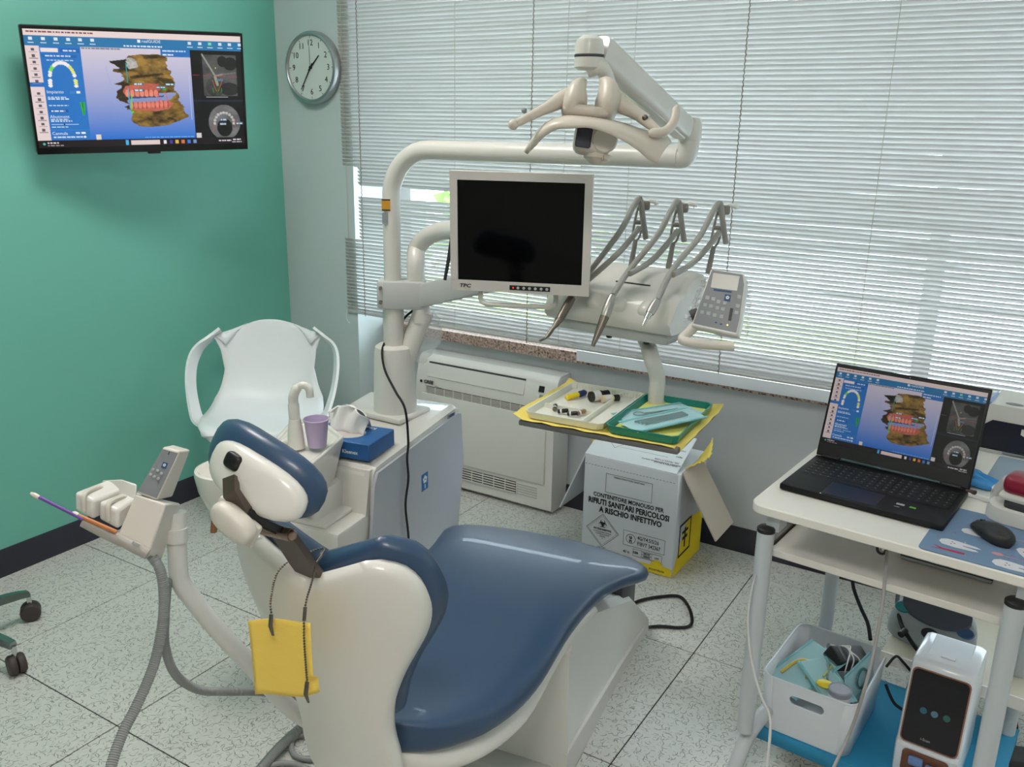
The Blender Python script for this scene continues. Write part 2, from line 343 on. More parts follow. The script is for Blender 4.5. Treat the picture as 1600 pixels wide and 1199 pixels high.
# ------------------------------------------------------------------ venetian blinds
SLAT = mat('grey_white_slat', (200, 196, 193), 0.4, var=0.02, scale=3)
_n = SLAT.node_tree; _t = _n.nodes.new('ShaderNodeBsdfTranslucent'); _t.inputs[0].default_value = (*lin((206, 210, 214)), 1); _m = _n.nodes.new('ShaderNodeMixShader'); _m.inputs[0].default_value = .10
_n.links.new(_n.nodes['Principled BSDF'].outputs[0], _m.inputs[1]); _n.links.new(_t.outputs[0], _m.inputs[2]); _n.links.new(_m.outputs[0], _n.nodes['Material Output'].inputs[0])      # thin vinyl lets some daylight through
CORD = mat('beige_cord', (176, 168, 156), .8); CORDD = mat('brown_twisted_cord', (120, 108, 96), .8)
def blind(x0, x1, label, cords, darkc, gaps):
    P = 0.0153; Wd = 0.0245; zb = 0.772
    t = thing('venetian_blind', label, 'blind', (x0, YP, zb), 'venetian blinds on the window wall')
    part('bottom_rail', MB().rbox(((x0+x1)/2, YP-.002, zb), (x1-x0, .018, .011), .003, 1), LGREY, t)
    part('head_rail', MB().rbox(((x0+x1)/2, YP, 2.48), (x1-x0, .03, .03), .003, 1), LGREY, t)
    ang = R(43); c, s_ = math.cos(ang), math.sin(ang)
    prof = []
    for k in range(5):
        u = (k/4-.5)*Wd; bow = 0.0022*(1-(2*k/4-1)**2)
        prof.append((-u*c-bow*s_, u*s_-bow*c))          # y, z  (room edge raised)
    rr = random.Random(int(abs(x0)*100)); L_ = x1-x0; shapes = []
    for q in range(4):
        n = 14; mb = MB(); am = 0 if q == 0 else .0003*q
        ph = rr.random()*6
        for i in range(n+1):
            x = L_*i/n; dz = am*math.sin(ph+x*5.1)+am*.6*math.sin(ph*2+x*11)
            mb.v += [Vector((x, y, z+dz)) for y, z in prof]
        for i in range(n):
            for k in range(4): mb.f.append((i*5+k, i*5+5+k, i*5+6+k, i*5+1+k))
        me = mesh_of(mb, 'slat', SLAT, smooth=60); shapes.append(me)
    z = zb+.013; i = 0
    while z < 2.455:
        skip = any(a <= z <= b_ for a, b_, kind, d in gaps if kind == 'gap'); sh = sum(d for a, b_, kind, d in gaps if kind == 'shift' and a <= z <= b_)
        if not skip:
            me = shapes[rr.choice((0, 0, 1, 1, 2, 3))]
            tilt = rr.uniform(-1, 1)*.0015/L_
            M = Matrix.Translation((sh, 0, z-zb)) @ Matrix.Rotation(-tilt, 4, 'Y') @ Matrix.Rotation(R(-(4*min(1, max(0, (z-.8)/.75))**.8-1)+rr.uniform(-.35, .35)), 4, 'X')
            if sh: M = M @ Matrix.Diagonal(((L_-sh)/L_, 1, 1, 1))
            inst('slat', me, t, M)
        z += P; i += 1
    for x in cords: part('ladder_cord', MB().tube([(x, YP-.011, zb), (x, YP-.011, 2.47)], .0009, 5), CORD, t)
    for x in darkc:
        pts = [(x+.0016*math.cos(k*1.9), YP-.0135+.0016*math.sin(k*1.9), zb-.01+k*.0055) for k in range(310)]
        part('pull_cord', MB().tube(pts, .0017, 5), CORDD, t)
    return t
bA = blind(-2.685, -1.5262, 'left venetian blind with displaced slats beside the pale pier', [-2.66, -2.09, -1.60], [-2.575, -1.742],
      [(1.285, 1.335, 'gap', 0), (1.105, 1.40, 'shift', 0.085)])
bB = blind(-1.533, 1.25, 'wide right venetian blind reaching behind the laptop', [-1.34, -0.51, 0.2], [-0.955, 0.75], [])
part('loose_cord', MB().tube(cr([(-2.672, YP-.02, .782), (-2.676, YP-.026, .75), (-2.668, YP-.024, .728), (-2.66, YP-.022, .722)], 5), .0014, 6), WHITE2, bA)

# ================================================================== SCREEN PICTURE (planning software shown on the TV and the laptop)
def screen_colours(W_=432, H_=243):
    rg = np.random.RandomState(3)
    yy, xx = np.mgrid[0:H_, 0:W_]; U = xx/(W_-1); Vv = yy/(H_-1)           # v downwards
    I = np.zeros((H_, W_, 3)); C = lambda *c: np.array(lin(c))
    def noise(n, seed):
        r2 = np.random.RandomState(seed); g = r2.rand(n+1, n+1); X = U*n; Y = Vv*n; x0 = np.clip(X.astype(int), 0, n-1); y0 = np.clip(Y.astype(int), 0, n-1); fx = X-x0; fy = Y-y0
        fx = fx*fx*(3-2*fx); fy = fy*fy*(3-2*fy)
        return (g[y0, x0]*(1-fx)+g[y0, x0+1]*fx)*(1-fy)+(g[y0+1, x0]*(1-fx)+g[y0+1, x0+1]*fx)*fy
    N1 = .5*noise(16, 1)+.3*noise(40, 2)+.2*noise(90, 5); N2 = .5*noise(30, 3)+.5*noise(110, 4)
    Z = [1.0]; zf = lambda y: .18+(y-.18)*Z[0]
    def rc(a, b, c, d, col): b, d = zf(b), zf(d); I[(U >= a) & (U < c) & (Vv >= b) & (Vv < d)] = C(*col)
    def poly(P):
        P = [(x, zf(y)) for x, y in P]
        m = np.zeros(U.shape, bool); n = len(P)
        for i in range(n):
            (x1, y1), (x2, y2) = P[i], P[(i+1) % n]
            if y1 == y2: continue
            m ^= ((y1 > Vv) != (y2 > Vv)) & (U < (x2-x1)*(Vv-y1)/(y2-y1)+x1)
        return m
    def ell(cx, cy, rx, ry): return ((U-cx)/rx)**2+((Vv-zf(cy))/(ry*Z[0]))**2 < 1
    def line(x1, y1, x2, y2, wd, col):
        y1, y2 = zf(y1), zf(y2)
        dx, dy = x2-x1, (y2-y1)*.5625; l2 = dx*dx+dy*dy; t = np.clip(((U-x1)*dx+(Vv-y1)*.5625*dy)/l2, 0, 1)
        I[(U-x1-t*dx)**2+((Vv-y1)*.5625-t*dy)**2 < wd*wd] = C(*col)
    def dashes(a, y, c, col, h=.006):
        x = a
        while x < c:
            l = rg.uniform(.006, .02); rc(x, y-h, min(x+l, c), y+h, col); x += l+.004
    # title bar, tool ribbon
    I[:] = C(20, 24, 34); rc(0, 0, 1, .05, (236, 216, 212)); dashes(.012, .022, .30, (120, 70, 70), .006)
    rc(0, .05, 1, .135, (34, 118, 172))
    for k in range(6): rc(.02+k*.053, .065, .036+k*.053, .09, (225, 235, 245)); rc(.015+k*.053, .104, .041+k*.053, .113, (190, 215, 235))
    for k in range(6): rc(.735+k*.05, .065, .751+k*.05, .09, (120, 220, 170) if k == 2 else (215, 228, 240)); rc(.73+k*.05, .104, .757+k*.05, .113, (190, 215, 235))
    rc(.495, .058, .51, .084, (240, 244, 250)); dashes(.43, .117, .61, (225, 235, 245), .006)
    # left icon strip
    rc(0, .135, .06, .93, (232, 212, 212)); rc(0, .435, .06, .475, (30, 110, 190))
    for k in range(14):
        if k == 6: continue
        y = .165+k*.052; rc(.024, y-.011, .038, y+.011, (90, 84, 90)); rc(.012, y+.018, .05, y+.024, (150, 136, 140))
    # blue parameter panel
    rc(.06, .135, .235, .93, (34, 116, 196)); rc(.063, .15, .138, .185, (240, 226, 224)); rc(.145, .152, .232, .185, (26, 98, 178)); dashes(.16, .168, .215, (220, 232, 245))
    rc(.065, .205, .215, .228, (26, 98, 178)); dashes(.08, .216, .19, (200, 220, 240)); dashes(.085, .25, .2, (200, 220, 240), .004)
    for k in range(17):
        a = math.pi*(1+k/16*1.0); cx, cy = .143+.054*math.cos(a)*1.0, .40+.13*math.sin(a)*1.0
        if k in (0, 16): cy += .02
        col = (120, 220, 90) if k in (3, 4) else ((225, 230, 120) if 12 <= k <= 14 else (240, 238, 235)); I[ell(cx, cy, .0085, .016)] = C(*col)
    for k in range(3):
        for sx in (-1, 1): I[ell(.143+sx*.056, .42+k*.022, .009, .013)] = C(*((225, 230, 120) if sx > 0 and k < 2 else (240, 238, 235)))
    rc(.165, .505, .19, .53, (60, 130, 205)); rc(.195, .507, .212, .528, (240, 240, 245))
    for y in (.56, .575, .63, .75, .765, .815): dashes(.068, y, .068+rg.uniform(.06, .13), (205, 222, 240), .005)
    I[poly([(.205, .60), (.228, .60), (.224, .70), (.214, .72), (.209, .66)])] = C(50, 175, 60); I[poly([(.214, .60), (.22, .60), (.218, .71)])] = C(20, 120, 40)
    rc(.066, .665, .15, .69, (20, 90, 170)); dashes(.075, .677, .135, (220, 232, 245), .006)
    rc(.068, .79, .19, .796, (225, 232, 240)); I[ell(.125, .793, .004, .008)] = C(30, 30, 40); rc(.06, .842, .235, .846, (60, 140, 210)); rc(.17, .863, .19, .88, (200, 215, 235)); rc(.195, .863, .215, .88, (245, 245, 245))
    dashes(.07, .905, .2, (210, 225, 240), .005); I[ell(.21, .905, .006, .009)] = C(245, 245, 250)
    # central 3D view with gradient
    m = (U >= .235) & (U < .742) & (Vv >= .135) & (Vv < .93); g = np.clip((Vv-.135)/.795, 0, 1)[..., None]
    top, bot = C(214, 204, 218), C(30, 112, 206); G = top*(1-g)+bot*g; I[m] = G[m]
    rc(.235, .138, .42, .152, (200, 200, 205)); dashes(.24, .145, .415, (120, 124, 140), .005); rc(.6, .135, .742, .20, (34, 110, 186)); dashes(.61, .15, .72, (210, 225, 240), .006); dashes(.61, .18, .66, (235, 240, 245), .006)
    Z[0] = .89; U0 = U; U = U+.008*(N2-.5)+.006*np.sin(Vv*60+N1*9)
    bone = poly([(.36, .255), (.425, .24), (.44, .20), (.50, .185), (.595, .18), (.625, .21), (.628, .29), (.648, .40), (.655, .52), (.675, .64), (.712, .80), (.66, .85), (.60, .89), (.52, .905), (.46, .895), (.437, .83), (.437, .74), (.40, .70), (.43, .675), (.39, .64), (.37, .585), (.39, .53), (.40, .49), (.375, .475), (.41, .44), (.415, .37), (.375, .355), (.37, .33), (.40, .325)])
    sh = np.clip(.30+1.7*(N1-.5)+.30*np.sin((U-.42)*9)-.9*np.clip(.475-U, 0, 1)*4-.8*np.clip(Vv-.70, 0, 1)*2.2, 0.02, 1)[..., None]
    bc = C(40, 28, 8)*(1-sh)+C(172, 134, 60)*sh; I[bone] = bc[bone]
    up = poly([(.36, .255), (.43, .235), (.435, .30), (.44, .35), (.40, .325)]); I[up] = (bc*.35)[up]
    wh = poly([(.43, .225), (.45, .215), (.485, .25), (.482, .31), (.44, .33)]); I[wh] = (C(200, 196, 190)*(0.4+.8*N2[..., None]))[wh]
    for P in ([(.50, .19), (.60, .185), (.62, .215), (.52, .225)], [(.44, .40), (.60, .36), (.62, .38), (.45, .425)], [(.575, .40), (.64, .42), (.66, .50), (.60, .475)]):
        q = poly(P); I[q] = (bc*.3)[q]
    gap = poly([(.425, .575), (.655, .555), (.64, .62), (.60, .65), (.43, .665)]); I[gap] = (G*.8)[gap]
    dk = poly([(.43, .60), (.60, .585), (.60, .60), (.43, .62)]); I[dk] = C(50, 80, 120)
    U = U0
    gm_ = poly([(.42, .495), (.50, .47), (.575, .465), (.585, .52), (.56, .585), (.42, .60), (.405, .55)]); I[gm_] = (C(196, 98, 82)*(.65+.6*N2[..., None]))[gm_]
    gl = poly([(.43, .665), (.60, .635), (.645, .66), (.62, .72), (.56, .745), (.44, .735)]); I[gl] = (C(200, 104, 88)*(.6+.6*N2[..., None]))[gl]
    for k in range(7):
        cx = .425+k*.0225; e = ell(cx+.002, .565, .0105, .035); I[e] = (C(238, 140, 116)*(.8+.3*N2[..., None]))[e]; line(cx+.0125, .53, cx+.0125, .60, .0012, (110, 40, 34))
    for k in range(9):
        cx = .44+k*.0205; e = ell(cx, .685-.002*k, .0092, .033); I[e] = (C(232, 132, 112)*(.75+.35*N2[..., None]))[e]; line(cx+.0105, .65, cx+.0105, .715, .001, (110, 40, 34))
    line(.432, .27, .432, .46, .0022, (20, 150, 150)); line(.432, .52, .434, .74, .0022, (40, 170, 200)); line(.445, .58, .44, .73, .0022, (110, 210, 60)); rc(.436, .74, .45, .76, (90, 210, 60))
    I[poly([(.595, .515), (.612, .51), (.61, .535), (.60, .54)])] = C(60, 170, 40); line(.605, .55, .625, .68, .0018, (220, 90, 90)); line(.57, .57, .58, .67, .0018, (220, 90, 90))
    for (x, y) in ((.46, .475), (.46, .535), (.565, .505), (.61, .475)): rc(x, y-.012, x+.045, y+.012, (70, 108, 130)); dashes(x+.003, y, x+.042, (220, 232, 238), .006)
    line(.34, .30, .365, .30, .0008, (150, 170, 220)); line(.34, .30, .365, .66, .0008, (150, 170, 220)); line(.365, .66, .40, .665, .0008, (150, 170, 220))
    Z[0] = 1.0; U = U0
    rc(.262, .885, .284, .93, (226, 214, 206)); dashes(.49, .918, .735, (120, 180, 235), .004); line(.728, .36, .728, .76, .0009, (190, 210, 240))
    # right: two CT slices on black
    rc(.742, .135, 1, .93, (3, 4, 8)); m1 = (U > .80) & (U < .97) & (Vv > .17) & (Vv < .545)
    gr = np.clip(.1+.25*N1, 0, 1)[..., None]*np.ones(3); I[m1] = (gr*.35)[m1]
    for (cx, cy, rx, ry, v) in ((.94, .25, .035, .06, .03), (.90, .23, .025, .05, .03), (.86, .46, .05, .09, .16), (.93, .48, .05, .06, .05)):
        e = ell(cx, cy, rx, ry) & m1; I[e] = (gr*v*1.4)[e]
    line(.80, .17, .86, .36, .004, (150, 148, 142)); line(.86, .36, .90, .345, .004, (140, 138, 132)); line(.90, .345, .965, .33, .003, (110, 110, 106)); line(.86, .37, .87, .44, .007, (150, 150, 128)); line(.845, .40, .862, .50, .0015, (190, 90, 60)); line(.895, .40, .872, .50, .0015, (190, 90, 60))
    line(.75, .355, .985, .37, .0008, (190, 40, 60)); rc(.866, .385, .90, .405, (90, 120, 140)); line(.845, .475, .848, .51, .003, (40, 120, 50)); line(.89, .475, .887, .51, .003, (40, 120, 50)); line(.868, .46, .868, .53, .003, (30, 90, 40)); line(.81, .555, .92, .555, .0008, (200, 205, 210))
    I[ell(.864, .29, .003, .006)] = C(200, 230, 90); rc(.742, .58, 1, .596, (26, 32, 52))
    fc = ell(.895, .79, .082, .165) & (U < .995); I[fc] = (gr*.62)[fc]
    hole = ell(.895, .84, .04, .085); I[hole] = C(8, 8, 10)
    for k in range(11):
        a = math.pi*(1+k/10); cx, cy = .893+.05*math.cos(a), .80+.10*math.sin(a); e = ell(cx, cy, .0075, .0135); I[e] = (C(205, 200, 196)*(.6+.5*N2[..., None]))[e]
    for (x, y) in ((.872, .765), (.868, .805), (.955, .80)): rc(x, y-.012, x+.036, y+.012, (76, 100, 118)); dashes(x+.003, y, x+.033, (200, 215, 225), .006)
    line(.838, .80, .836, .865, .0012, (200, 80, 80)); line(.948, .76, .95, .83, .0012, (200, 80, 80)); rc(.747, .885, .772, .93, (215, 208, 206))
    # task bar
    rc(0, .93, 1, 1, (22, 10, 20)); I[poly([(.395, .94), (.41, .94), (.41, .985), (.395, .985)])] = C(70, 175, 235); rc(.42, .943, .56, .985, (226, 206, 204))
    for k, c in enumerate(((230, 230, 235), (70, 60, 160), (230, 180, 70), (220, 120, 60), (60, 120, 220), (110, 150, 200))): rc(.578+k*.03, .947, .593+k*.03, .98, c)
    I[ell(.025, .963, .006, .011)] = C(70, 190, 160); dashes(.04, .955, .09, (225, 215, 215), .006); dashes(.04, .977, .11, (170, 160, 165), .005); dashes(.86, .963, .925, (220, 215, 220), .008); dashes(.935, .955, .975, (220, 215, 220), .006); dashes(.93, .977, .98, (200, 195, 200), .005)
    return I
SCR = screen_colours()
def screen_material(strength):
    m = bpy.data.materials.new('lit_screen'); m.use_nodes = True; nt = m.node_tree; b = nt.nodes['Principled BSDF']
    at = nt.nodes.new('ShaderNodeVertexColor'); at.layer_name = 'picture'
    b.inputs['Base Color'].default_value = (.01, .01, .01, 1); b.inputs['Roughness'].default_value = .25
    nt.links.new(at.outputs['Color'], b.inputs['Emission Color']); b.inputs['Emission Strength'].default_value = strength; return m
def screen_mesh(name, w_, h_, strength):                                     # local x right, z up, facing -y, centred
    H_, W_ = SCR.shape[:2]; xs = np.linspace(-w_/2, w_/2, W_); zs = np.linspace(h_/2, -h_/2, H_)
    co = np.zeros((H_*W_, 3)); X, Z = np.meshgrid(xs, zs); co[:, 0] = X.ravel(); co[:, 2] = Z.ravel()
    me = bpy.data.meshes.new(name); me.vertices.add(len(co)); me.vertices.foreach_set('co', co.ravel())
    i = np.arange((H_-1)*(W_-1)); r_ = i//(W_-1); c = i % (W_-1); a = r_*W_+c
    q = np.stack([a, a+W_, a+W_+1, a+1], 1).ravel(); nf = len(i)
    me.loops.add(nf*4); me.loops.foreach_set('vertex_index', q); me.polygons.add(nf); me.polygons.foreach_set('loop_start', np.arange(nf)*4)
    me.update(calc_edges=True); ca = me.color_attributes.new('picture', 'FLOAT_COLOR', 'POINT')
    ca.data.foreach_set('color', np.concatenate([SCR.reshape(-1, 3), np.ones((H_*W_, 1))], 1).ravel().astype(np.float32))
    me.materials.append(screen_material(strength)); me.validate(); return me
def screen_words(par, M, w_, h_, ink):                                       # the headings that can be read, printed on the picture
    def put(s, u, v, sz): text('heading', s, sz*w_, ink, par, M @ Matrix.Translation(((u-.5)*w_, -.0006, (.5-v)*h_)) @ Matrix.Rotation(R(90), 4, 'X'), 'LEFT', depth=.0001)
    put('Impianto', .066, .515, .021); put('Abutment', .066, .727, .021); put('Cannula', .066, .872, .021); put('realGUIDE', .515, .072, .02)

# ================================================================== TELEVISION
tvM = frame(CAM+(Vector((-2.874, 2.132, 1.68))-CAM)*.965, (.444, .896, .025), z=(.12, -.087, .989)) @ Matrix.Diagonal((.965, .965, .965, 1))
tv = thing('television', 'flat television on the green wall showing a 3D skull and teeth model', 'television', tvM)
part('body', MB().rbox((0, .022, 0), (.728, .04, .418), .006, 2, tvM), BLACK, tv)
bz = MB(); 
for c_, d_ in (((0, 0, .2035), (.726, .006, .011)), ((0, 0, -.1985), (.726, .006, .021)), ((-.3595, 0, .0025), (.007, .006, .391)), ((.3595, 0, .0025), (.007, .006, .391))): bz.box(c_, d_, tvM)
part('bezel', bz, mat('gloss_black', (12, 12, 14), .15), tv, 0)
sM = tvM @ Matrix.Translation((0, .0002, .0045))
scr = bpy.data.objects.new('screen', screen_mesh('screen', .712, .387, 1.0)); link(scr, tv); scr.matrix_local = tvM.inverted() @ sM; WM[scr] = sM
scr['label'] = 'lit screen with dental planning software'
INKW = mat('screen_white', (10, 10, 10), .5, emit=(235, 240, 248), estr=.9)
screen_words(scr, sM, .712, .387, INKW)
part('sensor_tab', MB().rbox((0.02, .004, -.2125), (.045, .012, .008), .002, 1, tvM), BLACK, tv)
part('wall_bracket', MB().box((-.05, .05, 0), (.2, .02, .2), tvM).tube([tvM @ Vector((-.05, .06, 0)), (XL+.012, 2.16, 1.63)], .018, 8).box((XL+.007, 2.16, 1.63), (.012, .1, .2)), DGREY, tv, 0)

# ================================================================== WALL CLOCK
cc = Vy(484, 105.5, 2.912); ck = Matrix.Translation((cc.x, YP, cc.z)) @ Matrix.Rotation(R(90), 4, 'X')      # local z -> -y (into the room)
clock = thing('wall_clock', 'round silver wall clock with white dial on the pale pier', 'clock', ck)
part('case', MB().lathe([(.128, 0), (.142, .004), (.146, .014), (.146, .034), (.141, .044), (.133, .047), (.129, .044), (.1275, .036)], 56, ck, cap=False), mat('silver_rim', (178, 180, 182), .32, metal=.85), clock)
dial = part('dial', MB().lathe([(.0, .0355), (.128, .0355)], 48, ck), mat('white_dial', (214, 218, 214), .6), clock)
for h in range(1, 13):
    a = R(90-30*h)
    text('numeral', str(h), .034, INK, dial, ck @ Matrix.Translation((.098*math.cos(a), .098*math.sin(a), .0365)), depth=.0003)
    d = Vector((math.cos(a), math.sin(a), 0))
    part('hour_mark', MB().tube([ck @ (d*.117+Vector((0, 0, .0365))), ck @ (d*.125+Vector((0, 0, .0365)))], .0011, 4), INK, dial)
def hand(name, deg, l, wd, z, back):
    a = R(90-deg); d = Vector((math.cos(a), math.sin(a), 0)); n = Vector((-d.y, d.x, 0))
    part(name, MB().prism([tuple((d*-back+n*wd)[:2]), tuple((d*l+n*wd*.5)[:2]), tuple((d*l-n*wd*.5)[:2]), tuple((d*-back-n*wd)[:2])], z, z+.0012, ck), INK, clock, 0)
hand('hour_hand', 46, .068, .0042, .038, .018); hand('minute_hand', 213, .105, .003, .040, .02); hand('second_hand', 0, .085, .0007, .042, .015)
part('hub_cap', MB().lathe([(.006, .036), (.006, .0435), (.002, .045)], 16, ck), INK, clock)

# ================================================================== WHITE ARMCHAIR in the corner
ac_o = Vector((-2.655, 2.40, 0)); fd = Vector((.62, -.785, 0))
acM = frame(ac_o, Vector((-fd.y, fd.x, 0)), y=fd*-1)            # local x: viewer's left->right, -y: front
ac = thing('armchair', 'white moulded plastic armchair with open arms in the corner', 'chair', acM)
def chair_shell():
    # section through the shell: t 0 = seat front, 1 = back top
    prof = [(-.245, .415), (-.235, .435), (-.19, .442), (-.08, .428), (.05, .418), (.14, .43), (.19, .475), (.222, .56), (.245, .66), (.262, .74), (.27, .775)]
    wid = [.17, .20, .222, .236, .232, .222, .200, .184, .196, .224, .175]
    lift = [.0, .004, .008, .012, .014, .02, .02, .01, .0, -.01, -.02]
    n = 16; rings = []
    P = cr([Vector((0, y, z)) for y, z in prof], 3); m = len(P)
    Wd = [wid[min(10, i//3)]+(wid[min(10, i//3+1)]-wid[min(10, i//3)])*(i % 3)/3 for i in range(m)]
    Lf = [lift[min(10, i//3)]+(lift[min(10, i//3+1)]-lift[min(10, i//3)])*(i % 3)/3 for i in range(m)]
    mb = MB()
    for i in range(m):
        f_ = i/(m-1)
        for j in range(n+1):
            u = j/n*2-1; k = u*u
            fwd = .075*k*k*max(0, (f_-.45)/.55) if f_ > .45 else 0
            drop = (.05*abs(u)**3 if i > m-4 else 0)*(i-(m-4))/3
            mb.v.append(acM @ Vector((u*Wd[i], P[i].y-fwd-(.02*k if i < 3 else 0)*-1, P[i].z+Lf[i]*k*2-drop-(.012*k if i < 4 else 0))))
    for i in range(m-1):
        for j in range(n): mb.f.append((i*(n+1)+j, i*(n+1)+j+1, (i+1)*(n+1)+j+1, (i+1)*(n+1)+j))
    return mb
CHW = mat('white_chair_plastic', (236, 238, 240), .38, var=.01)
def solidify(o, t, off=0):
    md = o.modifiers.new('thick', 'SOLIDIFY'); md.thickness = t; md.offset = off; return o
solidify(part('shell', chair_shell(), CHW, ac, 60), .007)
for sx in (-1, 1):      # arm loops: flattened band from the back top side, out and down to the seat side
    pts = cr([Vector(p) for p in ((sx*.195, .215, .742), (sx*.235, .195, .712), (sx*.270, .155, .682), (sx*.288, .095, .645), (sx*.288, .03, .585), (sx*.272, -.03, .51), (sx*.245, -.085, .452), (sx*.20, -.13, .435))], 5)
    rings = []
    for i, p in enumerate(pts):
        f_ = i/(len(pts)-1); a = pts[max(0, i-1)]; b_ = pts[min(len(pts)-1, i+1)]; t_ = (b_-a).normalized()
        wv = Vector((sx*.25, -1, .15)); wv = (wv-t_*wv.dot(t_)).normalized(); nv = t_.cross(wv); hw = .040-.008*math.sin(math.pi*f_); th = .0055
        rings.append([acM @ (p+wv*hw*c_+nv*th*s_) for c_, s_ in ((1, -1), (1, 1), (-1, 1), (-1, -1))])
    part('armrest', MB().loft(rings), CHW, ac, 60)
for lx_, ly_ in ((-.18, -.15), (.18, -.15), (-.17, .13), (.17, .13)):
    part('leg', MB().tube([acM @ Vector((lx_*.82, ly_*.82, .415)), acM @ Vector((lx_*1.12, ly_*1.15, 0))], [.019, .013], 10), WOOD, ac)
part('under_frame', MB().rbox((0, -.01, .403), (.32, .30, .03), .006, 1, acM), DGREY, ac)

# ================================================================== AIR CONDITIONER (floor console)
AX0, AX1, AF, AB, AT = -2.365, -1.655, 3.03, 3.162, .602
aco = thing('air_conditioner', 'white floor console air conditioner below the window sill', 'air conditioner', ((AX0+AX1)/2, (AF+AB)/2, .012))
ACW = mat('console_white', (228, 222, 216), .4, var=.01)
prof = [(AB, .012), (AF+.012, .012), (AF, .022), (AF, .45), (AF+.004, .50), (AF+.024, .575), (AF+.034, .592), (AF+.05, AT), (AB-.004, AT), (AB, AT-.006)]
part('casing', MB().prism(prof, AX0, AX1, frame((0, 0, 0), (0, 1, 0), (0, 0, 1))), ACW, aco, 30)
part('front_panel', MB().rbox(((AX0+AX1)/2, AF-.004, .285), (AX1-AX0-.07, .012, .30), .004, 2), ACW, aco)
slope = frame(((AX0+AX1)/2, AF+.014, .538), (1, 0, 0), y=(0, .075, .235).__class__((0, .30, 1)))
part('top_flap', MB().rbox((-.045, 0, .0015), (.50, .062, .004), .0015, 1, slope), ACW, aco)
part('outlet_slot', MB().box((-.045, .034, .002), (.50, .008, .002), slope), DGREY, aco, 0)
part('display', MB().rbox((.285, .008, .002), (.026, .026, .003), .001, 1, slope), BLACK, aco)
part('button_plate', MB().rbox((.292, -.022, .0015), (.026, .012, .002), .0006, 1, slope), GREYP, aco)
FL = frame(((AX0+AX1)/2, AF-.0006, 0), (1, 0, 0), y=(0, 0, 1))
text('lettering', 'GREE', .022, INK, aco, FL @ Matrix.Translation((-.285, .484, .001)), bold=.0006, shear=.15)
part('logo', MB().lathe([(0, .0015), (.007, .0015)], 18, FL @ Matrix.Translation((-.325, .484, 0))), INK, aco)
text('lettering', 'Ging', .02, DGREY, aco, FL @ Matrix.Translation((-.235, .466, .001)), shear=.3)
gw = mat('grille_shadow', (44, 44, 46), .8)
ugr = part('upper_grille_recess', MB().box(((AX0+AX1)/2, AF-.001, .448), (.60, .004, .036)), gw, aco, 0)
bar = mesh_of(MB().box((0, 0, 0), (.60, .006, .0026)), 'grille_bar', ACW, smooth=0)
iv = WM[aco].inverted()
for k in range(6): inst('grille_bar', bar, ugr, iv @ Matrix.Translation(((AX0+AX1)/2, AF-.003, .4335+k*.0058)))
for k in range(13): part('grille_post', MB().box((AX0+.06+k*.049, AF-.003, .448), (.0025, .006, .036)), ACW, ugr, 0)
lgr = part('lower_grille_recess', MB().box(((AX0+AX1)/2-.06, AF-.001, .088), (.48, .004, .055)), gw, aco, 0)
bar2 = mesh_of(MB().box((0, 0, 0), (.48, .008, .004)), 'grille_bar', ACW, smooth=0)
for k in range(5): inst('grille_bar', bar2, lgr, iv @ Matrix.Translation(((AX0+AX1)/2-.06, AF-.004, .0655+k*.0113)))
for k in range(9): part('grille_post', MB().box((AX0+.075+k*.058, AF-.003, .088), (.003, .006, .055)), ACW, lgr, 0)
for k in range(5): part('vent_line', MB().box((AX1-.12, AF-.001, .064+k*.0113), (.10, .003, .003)), LGREY, aco, 0)
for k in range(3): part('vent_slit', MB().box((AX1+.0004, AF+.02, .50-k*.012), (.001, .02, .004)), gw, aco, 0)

# ================================================================== CLINICAL WASTE BOX
bx0, bx1, by0, by1, bh = -1.395, -1.018, 2.805, 3.09, .41
wb = thing('waste_box', 'white cardboard clinical waste box with black warning print', 'box', TR((bx0+bx1)/2, (by0+by1)/2, 0))
CARD = mat('white_card', (222, 224, 230), .75, var=.015); KRAFT = mat('grey_brown_card', (196, 180, 166), .85); YEL = mat('yellow_print', (246, 214, 40), .7)
crt = part('carton', MB().rbox(((bx0+bx1)/2, (by0+by1)/2, bh/2), (bx1-bx0, by1-by0, bh), .004, 1), CARD, wb)
# sloping shoulder / lid flap at the top front, folded back
top = MB(); rings = [[Vector((bx0, by0, bh)), Vector((bx1, by0, bh)), Vector((bx1, by0, bh-.001)), Vector((bx0, by0, bh-.001))]]
sM_ = frame(((bx0+bx1)/2, by0+.002, bh), (1, 0, 0), y=(0, 1, .42))
lfl = part('lid_flap', MB().b2((-(bx1-bx0)/2, 0, -.002), ((bx1-bx0)/2-.012, .20, .002), sM_), CARD, wb, 0)
fl1 = frame((bx1, by0+.10, bh), (0, 1, 0), y=(.62, .05, -1.0))
part('side_flap', MB().b2((-.075, 0, -.0025), (.115, .27, .0025), fl1), KRAFT, wb, 0)
fl2 = frame((bx0, by0+.10, bh), (0, 1, 0), y=(-.42, -.05, -1.0))
part('side_flap', MB().b2((-.09, 0, -.0025), (.12, .27, .0025), fl2), CARD, wb, 0)
bagp = MB()
for k in range(14):
    pass
